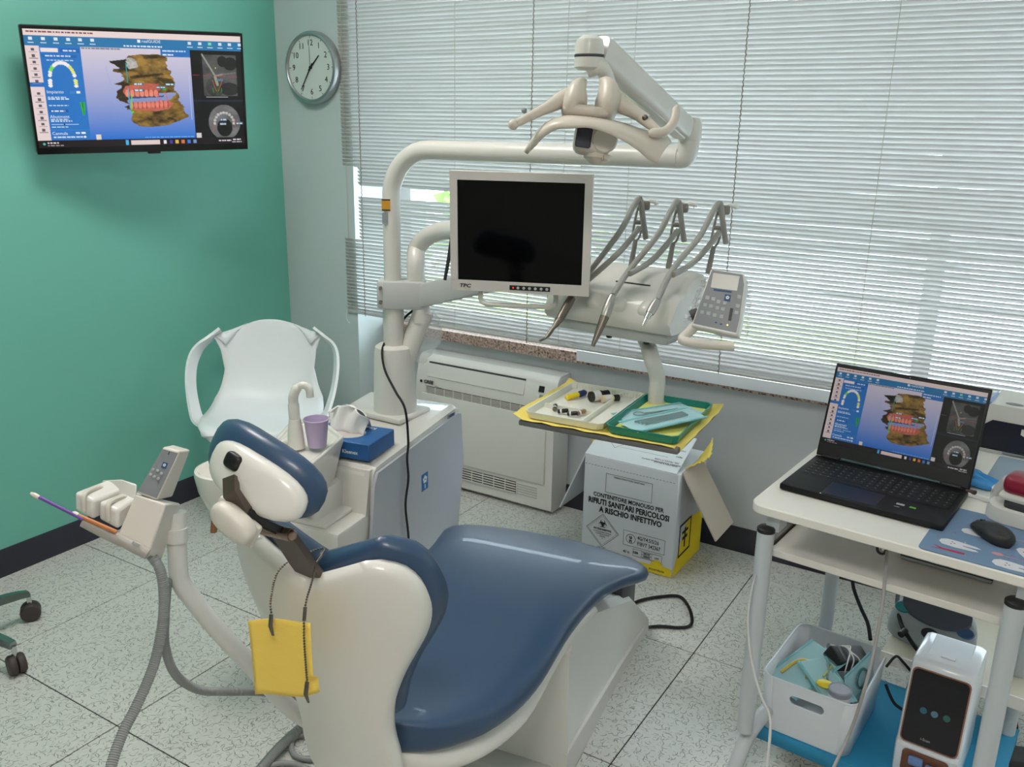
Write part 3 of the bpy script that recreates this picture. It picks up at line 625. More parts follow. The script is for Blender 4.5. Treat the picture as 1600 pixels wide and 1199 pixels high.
def crumple(name, pts_lo, pts_hi, material, parent, seed, amp=.008, n=10, smooth=20):
    rr = random.Random(seed); mb = MB(); rows = 5
    A_ = cr(pts_lo, n); B_ = cr(pts_hi, n)
    for r_ in range(rows):
        f_ = r_/(rows-1)
        for a, b_ in zip(A_, B_): mb.v.append(a.lerp(b_, f_)+Vector((rr.uniform(-1, 1), rr.uniform(-1, 1), rr.uniform(-1, 1)))*amp*(1 if 0 < r_ else .3))
    m = len(A_)
    for r_ in range(rows-1):
        for j in range(m-1): mb.f.append((r_*m+j, r_*m+j+1, (r_+1)*m+j+1, (r_+1)*m+j))
    return solidify(part(name, mb, material, parent, smooth), .001)
YBAG = mat('yellow_bag_film', (242, 214, 96), .45, var=.08)
crumple('liner_bag', [(bx1-.01, by0+.06, bh-.005), (bx1+.0, by0+.15, bh), (bx1-.005, by1-.03, bh)], [(bx1+.035, by0+.07, bh+.03), (bx1+.055, by0+.15, bh+.035), (bx1+.03, by1-.05, bh+.075)], YBAG, wb, 2, .004, smooth=40)
crumple('liner_bag', [(bx0-.002, by0+.06, bh), (bx0-.006, by0+.15, bh)], [(bx0+.0, by0+.07, bh+.06), (bx0-.01, by0+.16, bh+.08)], YBAG, wb, 4, .004, smooth=40)
FB = frame((bx0, by0-.0006, 0), (1, 0, 0), y=(0, 0, 1)); wX = bx1-bx0
def frect(cx, cy, w_, h_, t_, M=FB, rot=0, m_=INK, name='printed_frame'):
    mb = MB(); X = Matrix.Translation((cx, cy, .0003)) @ Matrix.Rotation(rot, 4, 'Z')
    for a in (-1, 1): mb.box((a*w_/2, 0, 0), (t_, h_+t_, .0004), M @ X).box((0, a*h_/2, 0), (w_+t_, t_, .0004), M @ X)
    part(name, mb, m_, crt, 0)
def bt(s, x, y, sz, bold=.0, sx=1, M=FB, align='CENTER', name='lettering'): text(name, s, sz, INK, crt, M @ Matrix.Translation((x, y, .0004)), align, bold, sx)
frect(.185, .315, .185, .075, .0012); bt('TIMBRO STRUTTURA SANITARIA', .185, .343, .0085)
for k in range(28): part('perforation', MB().box((.008+k*.013, .375, .0004), (.007, .0012, .0004), FB), INK, crt, 0)
bt('CONTENITORE MONOUSO PER', .185, .259, .023, .0006, .86); bt('RIFIUTI SANITARI PERICOLOSI', .187, .232, .031, .0011, .79); bt('A RISCHIO INFETTIVO', .197, .202, .031, .0011, .82)
frect(.088, .118, .096, .096, .0012, rot=R(45)); frect(.088, .118, .086, .086, .0006, rot=R(45))
bio = MB()
for k in range(3):
    a = R(90+120*k); c_ = Vector((.088+.0085*math.cos(a), .145+.0085*math.sin(a), .0006)); pts = []
    for j in range(15):
        b_ = a+R(35)+R(290)*j/14; pts.append(FB @ (c_+Vector((.0085*math.cos(b_), .0085*math.sin(b_), 0))))
    bio.tube(pts, [.0006+.0018*math.sin(math.pi*j/14) for j in range(15)], 5)
bio.tube([FB @ Vector((.088+.0075*math.cos(R(t)), .145+.0075*math.sin(R(t)), .0006)) for t in range(0, 361, 24)], .001, 5)
part('biohazard_symbol', bio, INK, crt)
bt('MATERIE INFETTIVE', .088, .121, .0105, .0002, .8)
for k, s_ in enumerate(('IN CASO DI DANNO O DI FUGA', 'AVVERTIRE LE AUTORITA', 'SANITARIE', '6')): bt(s_, .088, .110-k*.0085, .006, sx=.85)
bt('UN 3291', .088, .046, .011, sx=.85)
frect(.258, .115, .165, .058, .0009)
part('un_ring', MB().tube([FB @ Vector((.205+.0185*math.cos(R(t)), .115+.0185*math.sin(R(t)), .0005)) for t in range(0, 360, 15)], .0007, 4, close=True), INK, crt)
bt('u', .205, .122, .022, .0008); bt('n', .205, .107, .022, .0008)
bt('4G/Y4.5/S/26', .232, .126, .0215, .0001, .74, align='LEFT'); bt('F/BVT 342367', .232, .103, .0215, .0001, .74, align='LEFT')
frect(.275, .064, .115, .028, .0009); bt('CER', .228, .064, .012, .0003, 1); frect(.272, .070, .042, .0095, .0005); frect(.272, .058, .042, .0095, .0005); bt('180103', .272, .070, .0095, .0002); bt('180202', .272, .058, .0095, .0002); bt('-HP9', .312, .064, .0095, .0001, .95)
bt('40 lt', .19, .058, .014, .0001)
yb_ = MB().prism([(.004, .003), (wX-.004, .003), (wX-.004, .035), (.33, .04), (.31, .034), (.02, .03)], 0, .0004, FB)
part('yellow_band', yb_, YEL, crt, 0)
sun = MB(); sc_ = Vector((.315, .034))
sp_ = []
for k in range(19): a = R(k*10); r_ = .028 if k % 2 else .021; sp_.append((sc_.x+r_*math.cos(a), sc_.y+r_*math.sin(a)))
part('sun_emblem', MB().prism(sp_, 0, .0005, FB), YEL, crt, 0)
bt('ecoeridania', .315, .018, .013, .0002, 1)
FS = frame((bx1+.0006, by0, 0), (0, 1, 0), y=(0, 0, 1))
part('yellow_side_panel', MB().prism([(.004, .003), (.28, .003), (.28, .17), (.12, .20), (.004, .035)], 0, .0004, FS), YEL, crt, 0)
sb = MB()
for a in (-1, 1): sb.box((.10+a*.055, .13, .0006), (.008, .13, .0004), FS).box((.10, .13+a*.062, .0006), (.118, .008, .0004), FS)
sb.box((.10, .13, .0006), (.05, .012, .0004), FS).box((.10, .13, .0006), (.012, .08, .0004), FS).box((.10, .155, .0006), (.06, .01, .0004), FS)
part('side_hazard_mark', sb, INK, crt, 0)
FT = sM_
bt('ESERCIZIO PRODUTTORE DEL RIFIUTO', -.02, .05, .0085, M=FT @ Matrix.Translation((0, 0, .0022)) @ Matrix.Rotation(R(180), 4, 'Z') @ Matrix.Translation((-.08, -.09, 0)), name='flap_lettering')
def ft(s, x, y, sz): text('flap_lettering', s, sz, INK, lfl, FT @ Matrix.Translation((x, y, .0023)) @ Matrix.Rotation(R(180), 4, 'Z'), 'LEFT')
ft('CONFEZIONAMENTO IN DATA', .165, .12, .010); ft('PESO', .165, .085, .011); ft('DEL PRODUTTORE', .165, .052, .011); ft('IDENTIFICAZIONE', .165, .036, .011)
for y in (.10, .072): part('form_line', MB().box((.02, y, .0023), (.19, .0007, .0003), FT), INK, lfl, 0)
mb = MB(); X = Matrix.Translation((-.095, .125, .0024)) @ Matrix.Rotation(R(45), 4, 'Z')
for a in (-1, 1): mb.box((a*.045, 0, 0), (.001, .09, .0003), FT @ X).box((0, a*.045, 0), (.09, .001, .0003), FT @ X)
part('flap_diamond', mb, INK, lfl, 0)

# ================================================================== DENTAL CHAIR
chM = TR(-.99, 1.1, 0, R(8))                       # local x: patient's right-hand side seen from behind, y: towards the feet
dc = thing('dental_chair', 'blue upholstered dental treatment chair with white backrest shell', 'dental chair', chM)
SHELL = mat('cream_shell_plastic', (226, 221, 214), .3, var=.012, coat=.25)
def lerp_tab(tab, t):
    for (a, va), (b_, vb) in zip(tab[:-1], tab[1:]):
        if a <= t <= b_: return va+(vb-va)*(t-a)/(b_-a)
    return tab[0][1] if t < tab[0][0] else tab[-1][1]
def smooth_tab(tab, k=6):
    P = cr([Vector((a, b_, 0)) for a, b_ in tab], k); return [(p.x, p.y) for p in P]
# seat and leg rest: one long cushion
HW = smooth_tab([(-.015, .04), (.0, .09), (.03, .14), (.08, .178), (.15, .21), (.29, .238), (.5, .238), (.68, .25), (.8, .278), (.88, .303), (.93, .306), (.965, .28), (.99, .21), (1.005, .11), (1.008, .04)])
ZT = smooth_tab([(-.02, .515), (.06, .50), (.18, .488), (.32, .492), (.5, .505), (.65, .505), (.8, .488), (.92, .458), (1.01, .43)])
def seat_loft(hwadd, zt_off, thick, edge, M):
    rings = []; n = 24
    for y, hw in HW:
        zt = lerp_tab(ZT, y)+zt_off; hw = max(.01, hw+hwadd); ring = []
        for j in range(n):
            a = 2*math.pi*j/n; ca, sa = math.cos(a), math.sin(a)
            x = hw*math.copysign(abs(ca)**.42, ca); zz = math.copysign(abs(sa)**.75, sa)
            u = abs(x)/hw; dish = .014*(u*u)-.006 if sa > 0 else 0
            z = zt-thick/2+zz*thick/2+(dish if sa > 0 else 0)*min(1, max(0, (.75-y)/.4))
            ring.append(M @ Vector((x, y, z)))
        rings.append(ring)
    return MB().loft(rings)
part('seat_cushion', seat_loft(0, 0, .078, 1, chM), BLUE, dc, 60)
under = [(y, h) for y, h in HW if y < .72]
rings = []
for y, hw in under:
    zt = lerp_tab(ZT, y)-.062; f_ = max(0, 1-abs(y-.30)/.45)
    rings.append([chM @ Vector((hw*.93*math.copysign(abs(math.cos(a))**.5, math.cos(a)), y, zt-.03-.025*f_+math.sin(a)*(.03+.025*f_))) for a in [2*math.pi*j/20 for j in range(20)]])
part('seat_shell', MB().loft(rings), SHELL, dc, 60)
# base
bp = [(.55, .0), (.535, .04), (.53, .385), (.56, .415), (.74, .395), (1.10, .245), (1.285, .09), (1.315, .05), (1.32, 0)]
def yz(M): return M @ frame((0, 0, 0), (0, 1, 0), y=(0, 0, 1))      # prism xy -> local yz, extruded along local x
b0 = MB(); rings = []
for x, ins in ((-.215, .05), (-.222, .02), (-.2, 0), (.2, 0), (.222, .02), (.215, .05)):
    rings.append([chM @ Vector((x if z > .1 else x*1.02, y+(ins*.3 if y < .7 else -ins*.6), max(0, z-ins*.6) if z > .06 else z)) for y, z in bp])
part('base_cover', MB().loft(rings), WHITE, dc, 30)
part('base_skirt', MB().loft([[chM @ Vector((sx*x, y, z)) for (y, z, x) in ((.535, 0.0, .228), (.535, .09, .226), (1.0, .07, .228), (1.25, .045, .226), (1.325, .02, .21), (1.33, 0, .21))] for sx in (-1, 1)]), WHITE, dc, 30)
part('rear_plinth', MB().rbox((0, .515, .022), (.38, .08, .044), .008, 2, chM), LGREY, dc)
part('front_block', MB().rbox((.085, 1.10, .24), (.25, .15, .15), .01, 2, chM), DGREY, dc)
part('lift_arm', MB().box((0, 0, 0), (.14, .34, .05), chM @ Matrix.Translation((0, .45, .36)) @ Matrix.Rotation(R(-6), 4, 'X')), mat('lift_metal', (92, 90, 90), .4, metal=.6), dc, 0)
part('seat_link', MB().rbox((0, .12, .36), (.16, .26, .07), .01, 2, chM), SHELL, dc)
# backrest: shell and cushion share an outline (half width over s)
bkM = chM @ frame((0, -.065, .442), (1, 0, 0), y=(0, -.232, .973))   # local x, y = up the back, z = towards the feet?? flipped below
OUT = smooth_tab([(-.09, .085), (-.04, .10), (.03, .104), (.08, .100), (.13, .102), (.19, .115), (.25, .138), (.30, .164), (.345, .184), (.385, .193), (.42, .192), (.455, .183), (.485, .166), (.51, .145)], 4)
def back_pt(x, s_, off):      # curved back: sides wrap towards the patient
    wrap = .058*(abs(x)/.2)**2.2*min(1, max(0, (s_+.02)/.3))
    return chM @ Vector((x, -.065-.232*s_+.973*(off+wrap), .442+.973*s_+.232*off))
def top_dip(x, top): return top-.074*max(0, 1-abs(x)/.16)**1.1
def back_pad(off0, thick, grow, topadd, bulge, slow=None):
    rings = []; n = 40; m = 44; smin, smax = (-.09-grow*.5 if slow is None else slow), .512+topadd
    front = []; back = []
    def hw(s_): return lerp_tab(OUT, min(.51, max(-.09, s_)))+grow
    mb = MB(); ids = {}
    for side, lst in ((0, back), (1, front)):
        for i in range(m+1):
            row = []
            for j in range(n+1):
                u = j/n*2-1; tt = i/m
                s_lin = smin+(smax-smin)*tt; h_ = hw(s_lin)
                if tt > .86: h_ *= math.sqrt(max(0.02, 1-((tt-.86)/.14)**2.6*.45))
                if slow is not None and tt < .1: h_ *= .86+.14*math.sqrt(max(0, 1-(1-tt/.1)**2))
                x = u*h_; lim = top_dip(x, smax); s2 = smin+(lim-smin)*tt
                rim = (1-abs(u)**5)*(1-abs(2*tt-1)**9); d_ = thick*.5*(.30+.70*math.sqrt(max(0, rim)))
                edge = abs(u) == 1 or i in (0, m)
                o = off0+(0 if edge else (d_+bulge*(1-u*u) if side else -d_))
                key = (i, j) if edge else (i, j, side)
                if key not in ids: ids[key] = len(mb.v); mb.v.append(back_pt(x, s2, o))
                row.append(ids[key])
            lst.append(row)
        for i in range(m):
            for j in range(n): mb.f.append((lst[i][j], lst[i][j+1], lst[i+1][j+1], lst[i+1][j]))
    return mb
part('backrest_shell', back_pad(.018, .05, 0, 0, 0), SHELL, dc, 75)
part('backrest_cushion', back_pad(.056, .055, .008, .017, .0, .11), BLUE, dc, 75)
# headrest
hrM = chM @ Matrix.Translation((-.018, -.235, 1.078)) @ Matrix.Rotation(R(-9), 4, 'Z') @ Matrix.Rotation(R(15), 4, 'Y') @ Matrix.Rotation(R(-22), 4, 'X')
def pad(M, a, b_, c_, e=.55, curve=0.0, n=28, m=12, cy=0):
    mb = MB(); rings = []
    for i in range(m+1):
        t_ = -math.pi/2+math.pi*i/m; cz = math.copysign(abs(math.sin(t_))**.7, math.sin(t_)); cx = max(.001, math.cos(t_))**.55; ring = []
        for j in range(n):
            q = 2*math.pi*j/n; x = a*cx*math.copysign(abs(math.cos(q))**e, math.cos(q)); z = b_*cx*math.copysign(abs(math.sin(q))**e, math.sin(q))
            ring.append(M @ Vector((x, cy+c_*cz+curve*(x/a)**2, z)))
        rings.append(ring)
    return mb.loft(rings)
part('headrest_cushion', pad(hrM @ Matrix.Translation((-.032, 0, .0)), .118, .054, .028, .74, .03, cy=.022), BLUE, dc, 60)
hrs = part('headrest_shell', pad(hrM @ Matrix.Translation((-.006, 0, -.010)), .098, .040, .02, .75, .018, cy=-.010), SHELL, dc, 60)
brown = mat('bronze_grey_metal', (92, 82, 74), .42, metal=.5)
part('headrest_socket', pad(hrM @ Matrix.Translation((-.036, -.026, .006)), .016, .013, .009), BLACK, hrs, 60)
B_ = lambda x, y, z: chM @ Vector((x, y, z))
def strap(pts, w_, t_, M=None):
    rings = []; P = [Vector(p) for p in pts]
    for i, p in enumerate(P):
        a = P[max(0, i-1)]; b2 = P[min(len(P)-1, i+1)]; t = (b2-a).normalized(); wv = Vector((1, 0, 0)); wv = (wv-t*wv.dot(t)).normalized(); nv = t.cross(wv)
        ww = w_[i] if isinstance(w_, (list, tuple)) else w_
        rings.append([chM @ (p+wv*ww/2*c_+nv*t_/2*s_) for c_, s_ in ((1, -1), (1, 1), (-1, 1), (-1, -1))])
    return MB().loft(rings)
part('headrest_bar', strap([(0, -.125, .84), (0, -.165, .90), (-.004, -.208, .975)], [.052, .05, .044], .012), brown, dc, 30)
part('headrest_upper_link', strap([(-.004, -.226, .986), (-.006, -.262, 1.014), (-.014, -.280, 1.042), (-.032, -.284, 1.066), (-.046, -.268, 1.082)], [.020, .020, .022, .024, .02], .012), brown, dc, 30)
part('side_link', strap([(.010, -.222, .986), (.004, -.258, 1.014), (-.006, -.282, 1.042)], [.012, .014, .010], .010), BLACK, dc, 30)
part('pivot_pin', MB().tube([B_(-.03, -.226, .986), B_(.026, -.226, .986)], .0105, 12).ball(B_(.027, -.226, .986), .0085), mat('pivot_metal', (150, 128, 118), .3, metal=.9), dc)
kM = chM @ Matrix.Translation((-.020, -.298, 1.028)) @ Matrix.Rotation(R(30), 4, 'Y')
lkl = part('lock_lever', pad(kM, .039, .021, .017, .8), IVORY, dc, 60)
part('lever_base', MB().rbox((-.004, .018, -.012), (.082, .012, .044), .005, 2, kM), IVORY, lkl)

# ------------------------------------------------------------------ yellow bib hanging from a ball chain
def beads(pts, r_=.0021, step=.0046):
    P = cr(pts, 8); mb = MB(); d = 0; last = P[0]; mb.ball(last, r_, 6, 4)
    for p in P[1:]:
        while (p-last).length >= step: last = last+(p-last).normalized()*step; mb.ball(last, r_, 6, 4)
    return mb
bo = B_(.0, -.20, .70)
ch_ = thing('bib_chain', 'steel ball chain looped over the headrest bar of the dental chair', 'chain', B_(-.02, -.18, .83))
part('bead_strand', beads([B_(-.028, -.168, .902), B_(-.034, -.194, .888), B_(-.012, -.238, .868), B_(-.004, -.247, .85)]), CHAIN_, ch_, stuff=True)
part('bead_strand', beads([B_(.022, -.166, .905), B_(.035, -.19, .895), B_(.050, -.232, .872), B_(.060, -.252, .83), B_(.062, -.253, .752)]), CHAIN_, ch_, stuff=True)
part('bead_strand', beads([B_(.022, -.166, .905), B_(.0, -.11, .905), B_(-.028, -.168, .902)]), CHAIN_, ch_, stuff=True)
for p, q in (((-.004, -.248, .852), (.0, -.252, .818)), ((.062, -.253, .752), (.063, -.254, .716))):
    part('clip', MB().tube([B_(*p), B_((p[0]+q[0])/2, p[1]-.006, (p[2]+q[2])/2), B_(*q)], [.004, .0045, .0025], 8, flat=.6), STEEL, ch_)
part('strand_sleeve', MB().tube([B_(.0505, -.233, .871), B_(.054, -.242, .852)], .003, 8), STEEL, ch_)
mb = MB(); nu, nv = 16, 14
for i in range(nv+1):
    for j in range(nu+1):
        u, v = j/nu, i/nv
        x = -.057+.125*u; z = .823+.033*u-v*(.139-.007*u)+.002*math.sin(u*5); y = -.242+.004*math.sin(u*4+v*2)+(.012*(u-.86)/.14 if u > .86 and v > .75 else 0)
        mb.v.append(B_(x, y, z))
for i in range(nv):
    for j in range(nu): a = i*(nu+1)+j; mb.f.append((a, a+1, a+nu+2, a+nu+1))
YB_ = mat('yellow_bib_paper', (255, 214, 100), .85, var=.03)
nt = YB_.node_tree; wv_ = nt.nodes.new('ShaderNodeTexWave'); wv_.bands_direction = 'Z'; wv_.inputs['Scale'].default_value = 95; wv_.inputs['Distortion'].default_value = 1.2
tcn = nt.nodes.new('ShaderNodeTexCoord'); bpn = nt.nodes.new('ShaderNodeBump'); bpn.inputs['Strength'].default_value = .25; bpn.inputs['Distance'].default_value = .001
nt.links.new(tcn.outputs['Object'], wv_.inputs['Vector']); nt.links.new(wv_.outputs['Fac'], bpn.inputs['Height']); nt.links.new(bpn.outputs[0], nt.nodes['Principled BSDF'].inputs['Normal'])
bib = solo('patient_bib', mb, YB_, 'folded yellow paper bib clipped behind the chair back', 'bib', 60); solidify(bib, .0012)

# ================================================================== ASSISTANT'S SUCTION HOLDER (left)
D_ = 1.86
def A(x, y, dd=0): return V(x, y, D_+dd)
ah = thing('suction_holder', 'white assistant holder with grey keypad and suction cradles on a bent pole', 'suction holder', A(330, 960))
part('pole', MB().tube(cr([A(276, 800, .05), A(277, 860, .06), A(281, 905, .07), A(300, 935, .09), A(345, 990, .14), A(390, 1038, .2), A(455, 1108, .3), A(520, 1150, .42)], 5), .0205, 16), WHITE, ah)
part('pole_collar', MB().tube([A(275, 825, .05), A(276, 846, .055)], .024, 16), WHITE, ah)
def quadbox(front, dx, name, m_, dd=.05):      # front: 4 points (x, y, depth offset); pushed back along the view by dd
    f_ = [A(*p) for p in front]; bdir = Vector((-.45, .75, .1)).normalized()*dd
    mb = MB().add(f_+[p+bdir for p in f_], [(0, 1, 2, 3), (7, 6, 5, 4), (0, 4, 5, 1), (1, 5, 6, 2), (2, 6, 7, 3), (3, 7, 4, 0)])
    return mb
def bevel(o, w_, seg=2):
    md = o.modifiers.new('bevel', 'BEVEL'); md.width = w_; md.segments = seg; md.limit_method = 'ANGLE'; return o
# lower wedge body: sloped front plate and right flank
fp = [A(*p) for p in ((211, 772, 0), (259, 788, -.01), (232, 868, -.035), (183, 836, -.025))]
fr_ = [A(*p) for p in ((243, 778, .06), (283, 787, .05), (253, 876, .03), (205, 842, .04))]
mb = MB().add(fp+fr_, [(0, 1, 2, 3), (7, 6, 5, 4), (0, 4, 5, 1), (1, 5, 6, 2), (2, 6, 7, 3), (3, 7, 4, 0)])
bevel(part('holder_body', mb, IVORY, ah, 30), .004)
# keypad tower
k0 = [A(*p) for p in ((255, 698, .03), (281, 705, .02), (244, 783, -.004), (212, 771, .0))]
k1 = [A(*p) for p in ((270, 695, .075), (298, 703, .065), (270, 777, .05), (236, 766, .05))]
mb = MB().add(k0+k1, [(0, 1, 2, 3), (7, 6, 5, 4), (0, 4, 5, 1), (1, 5, 6, 2), (2, 6, 7, 3), (3, 7, 4, 0)])
bevel(part('keypad_tower', mb, IVORY, ah, 30), .004)
kpM = frame((k0[0]+k0[1]+k0[2]+k0[3])/4, k0[1]-k0[0]+k0[2]-k0[3], y=k0[0]-k0[3]+k0[1]-k0[2])
kn = kpM.to_3x3() @ Vector((0, 0, 1)); sgn = 1 if kn.dot(CAM-kpM.translation) > 0 else -1
kw = (k0[1]-k0[0]).length; kh = (k0[0]-k0[3]).length
pl = [p.lerp((k0[0]+k0[1]+k0[2]+k0[3])/4, .1)+kn*sgn*.0012 for p in k0]
kpd = part('keypad', MB().add(pl+[p-kn*sgn*.002 for p in pl], [(0, 1, 2, 3), (7, 6, 5, 4), (0, 4, 5, 1), (1, 5, 6, 2), (2, 6, 7, 3), (3, 7, 4, 0)]), GREYP, ah, 0)
def flower(M, s_, par):      # white five-dot emblem on a navy square
    part('emblem_plate', MB().box((0, 0, 0), (s_, s_*1.15, .0006), M), NAVY, par, 0)
    for k in range(5):
        a = R(90+72*k); part('emblem_dot', MB().lathe([(0, .0008), (s_*.13, .0008)], 10, M @ Matrix.Translation((s_*.2*math.cos(a), s_*.2*math.sin(a)+s_*.05, 0))), WHITE2, par, 0)
flower(kpM @ Matrix.Translation((.006, .018, sgn*.0016)), .011, kpd)
btn = mesh_of(MB().lathe([(.0034, 0), (.0034, .0006), (.0028, .001)], 12), 'button', mat('button_grey', (166, 168, 170), .5))
for k, (x, y) in enumerate(((-.014, .002), (-.004, .003), (.007, .0), (-.015, -.009), (-.005, -.011), (.005, -.012))): inst('button', btn, kpd, WM[ah].inverted() @ kpM @ Matrix.Translation((x, y, sgn*.0014)))
for x in (-.0, .011): part('indicator', MB().box((x+.004, .045, sgn*.0015), (.002, .007, .0006), kpM), DGREY, kpd, 0)
# pair of grey-white cradles
for c0 in (0, 1):
    ox, oy = 38*c0, 15*c0
    q0 = [A(*p) for p in ((116+ox, 769+oy, -.01), (146+ox, 782+oy, -.02), (146+ox, 813+oy, -.02), (116+ox, 797+oy, -.01))]
    q1 = [A(*p) for p in ((168+ox, 749+oy, .07), (196+ox*.75, 762+oy*.7, .06), (190+ox*.75, 790+oy, .06), (160+ox, 780+oy, .07))]
    crd = bevel(part('cradle', MB().add(q0+q1, [(0, 1, 2, 3), (7, 6, 5, 4), (0, 4, 5, 1), (1, 5, 6, 2), (2, 6, 7, 3), (3, 7, 4, 0)]), WHITE, ah, 30), .006, 3)
    cy = cr([A(131+ox, 800+oy, -.019), A(131+ox, 775+oy, -.018), A(141+ox, 766+oy, .005), A(155+ox, 762+oy, .03), A(159+ox, 765+oy, .04)], 4)
    part('cradle_groove', MB().tube(cy, .0055, 8), IVORY, crd)
q0 = [A(*p) for p in ((190, 748, .05), (214, 757, .04), (212, 790, .03), (188, 780, .04))]; q1 = [A(*p) for p in ((158, 750, .08), (214, 762, .10), (212, 790, .10), (160, 780, .09))]
bevel(part('cradle_mount', MB().add(q0+q1, [(0, 1, 2, 3), (7, 6, 5, 4), (0, 4, 5, 1), (1, 5, 6, 2), (2, 6, 7, 3), (3, 7, 4, 0)]), WHITE, ah, 30), .004)
# suction handpieces resting along the lower edge
GRP = mat('warm_grey_tube', (176, 168, 160), .4)
for nm, a, b_, tipc, lab in (('saliva_ejector', (130, 815, -.04), (192, 846, -.03), None, 'grey suction handpiece with orange ejector tube on the holder'), ('suction_tip', (186, 842, -.035), (232, 866, -.03), None, 'short grey suction valve at the bottom of the holder')):
    t = thing(nm, lab, 'suction tube', A(*b_), None)
    part('valve_body', MB().tube([A(*a), A((a[0]+b_[0])/2, (a[1]+b_[1])/2, (a[2]+b_[2])/2), A(*b_)], [.0115, .013, .0125], 14), GRP, t)
    part('valve_slider', MB().box((0, 0, 0), (.016, .006, .003), frame(A((a[0]+b_[0])/2+4, (a[1]+b_[1])/2-4, (a[2]+b_[2])/2-.012), A(*b_)-A(*a), y=(0, 0, 1))), LGREY, t, 0)
    if nm == 'saliva_ejector':
        part('orange_tube', MB().tube([A(118, 804, -.05), A(182, 832, -.045)], .0046, 10), mat('orange_film_tube', (196, 122, 66), .3), t)
        part('clear_tip', MB().tube([A(113, 802, -.05), A(116, 803, -.05), A(122, 806, -.05)], [.004, .006, .0055], 10), mat('clear_cap', (226, 214, 206), .25), t)
t = thing('saliva_ejector', 'thin purple saliva ejector tube pointing left over the holder', 'suction tube', A(112, 803, -.05))
part('purple_tube', MB().tube([A(55, 774, -.06), A(130, 812, -.052)], .0036, 10), mat('purple_tube', (110, 74, 160), .3), t)
part('clear_tip', MB().tube([A(48, 771, -.06), A(54, 774, -.06), A(61, 778, -.06)], [.003, .0052, .0046], 10), MATS['clear_cap'], t)
def corr(pts, r_, k=10, pitch=.0045):          # corrugated hose
    P = cr(pts, k); out = [P[0]]; acc = [P[0]]; last = P[0]
    for p in P[1:]:
        while (p-last).length > pitch/2: last = last+(p-last).normalized()*pitch/2; acc.append(last)
    return MB().tube(acc, [r_*(1.0 if i % 2 else .87) for i in range(len(acc))], 10)
GH = mat('grey_corrugated_hose', (150, 151, 150), .5)
part('hose', corr([A(236, 868, .0), A(250, 890, .0), A(256, 925, .01), A(254, 975, .02), A(240, 1040, .0), A(215, 1100, -.04), A(190, 1150, -.08), A(172, 1205, -.12), A(165, 1260, -.15)], .0115), GH, ah, 60, label='grey corrugated hose hanging down')
fz = lambda x, y, z=.02: Vz(x, y, z)
part('hose', corr([A(262, 905, .05), A(258, 960, .06), A(258, 1010, .08), A(275, 1055, .12), A(310, 1078, .2), A(350, 1081, .28), A(410, 1082, .4), A(470, 1092, .52), A(540, 1110, .66)], .0105), GH, ah, 60, label='grey corrugated hose curving to the right')

# ================================================================== hoses and cables on the floor by the chair
solo('floor_hose', corr([fz(380, 1235), fz(410, 1199), fz(440, 1165), fz(478, 1130), fz(530, 1080, .025)], .014, pitch=.006), GH, 'thick grey hose on the floor under the chair back', 'hose', 60)
solo('floor_cable', MB().tube(cr([fz(480, 1150, .008), fz(462, 1152, .008), fz(455, 1165, .008), fz(462, 1182, .008), fz(490, 1187, .008), fz(525, 1180, .008), fz(560, 1160, .008)], 6), .0075, 8), GH, 'thin grey cable looped on the floor under the backrest', 'cable', 60)
solo('floor_cable', MB().tube(cr([fz(390, 1215, .008), fz(425, 1196, .008), fz(455, 1194, .008), fz(490, 1205, .008)], 6), .0075, 8), GH, 'thin grey cable at the bottom edge beside the thick floor hose', 'cable', 60)
solo('power_cable', MB().tube(cr([fz(985, 945, .008), fz(1003, 938, .008), fz(1030, 933, .008), fz(1060, 932, .008), fz(1074, 945, .008), fz(1081, 965, .008), fz(1078, 978, .008), fz(1060, 981, .008), fz(1030, 979, .008), fz(1000, 982, .008)], 6), .0055, 8), RUBBER, 'black cable loop on the floor beside the chair base', 'cable', 60)

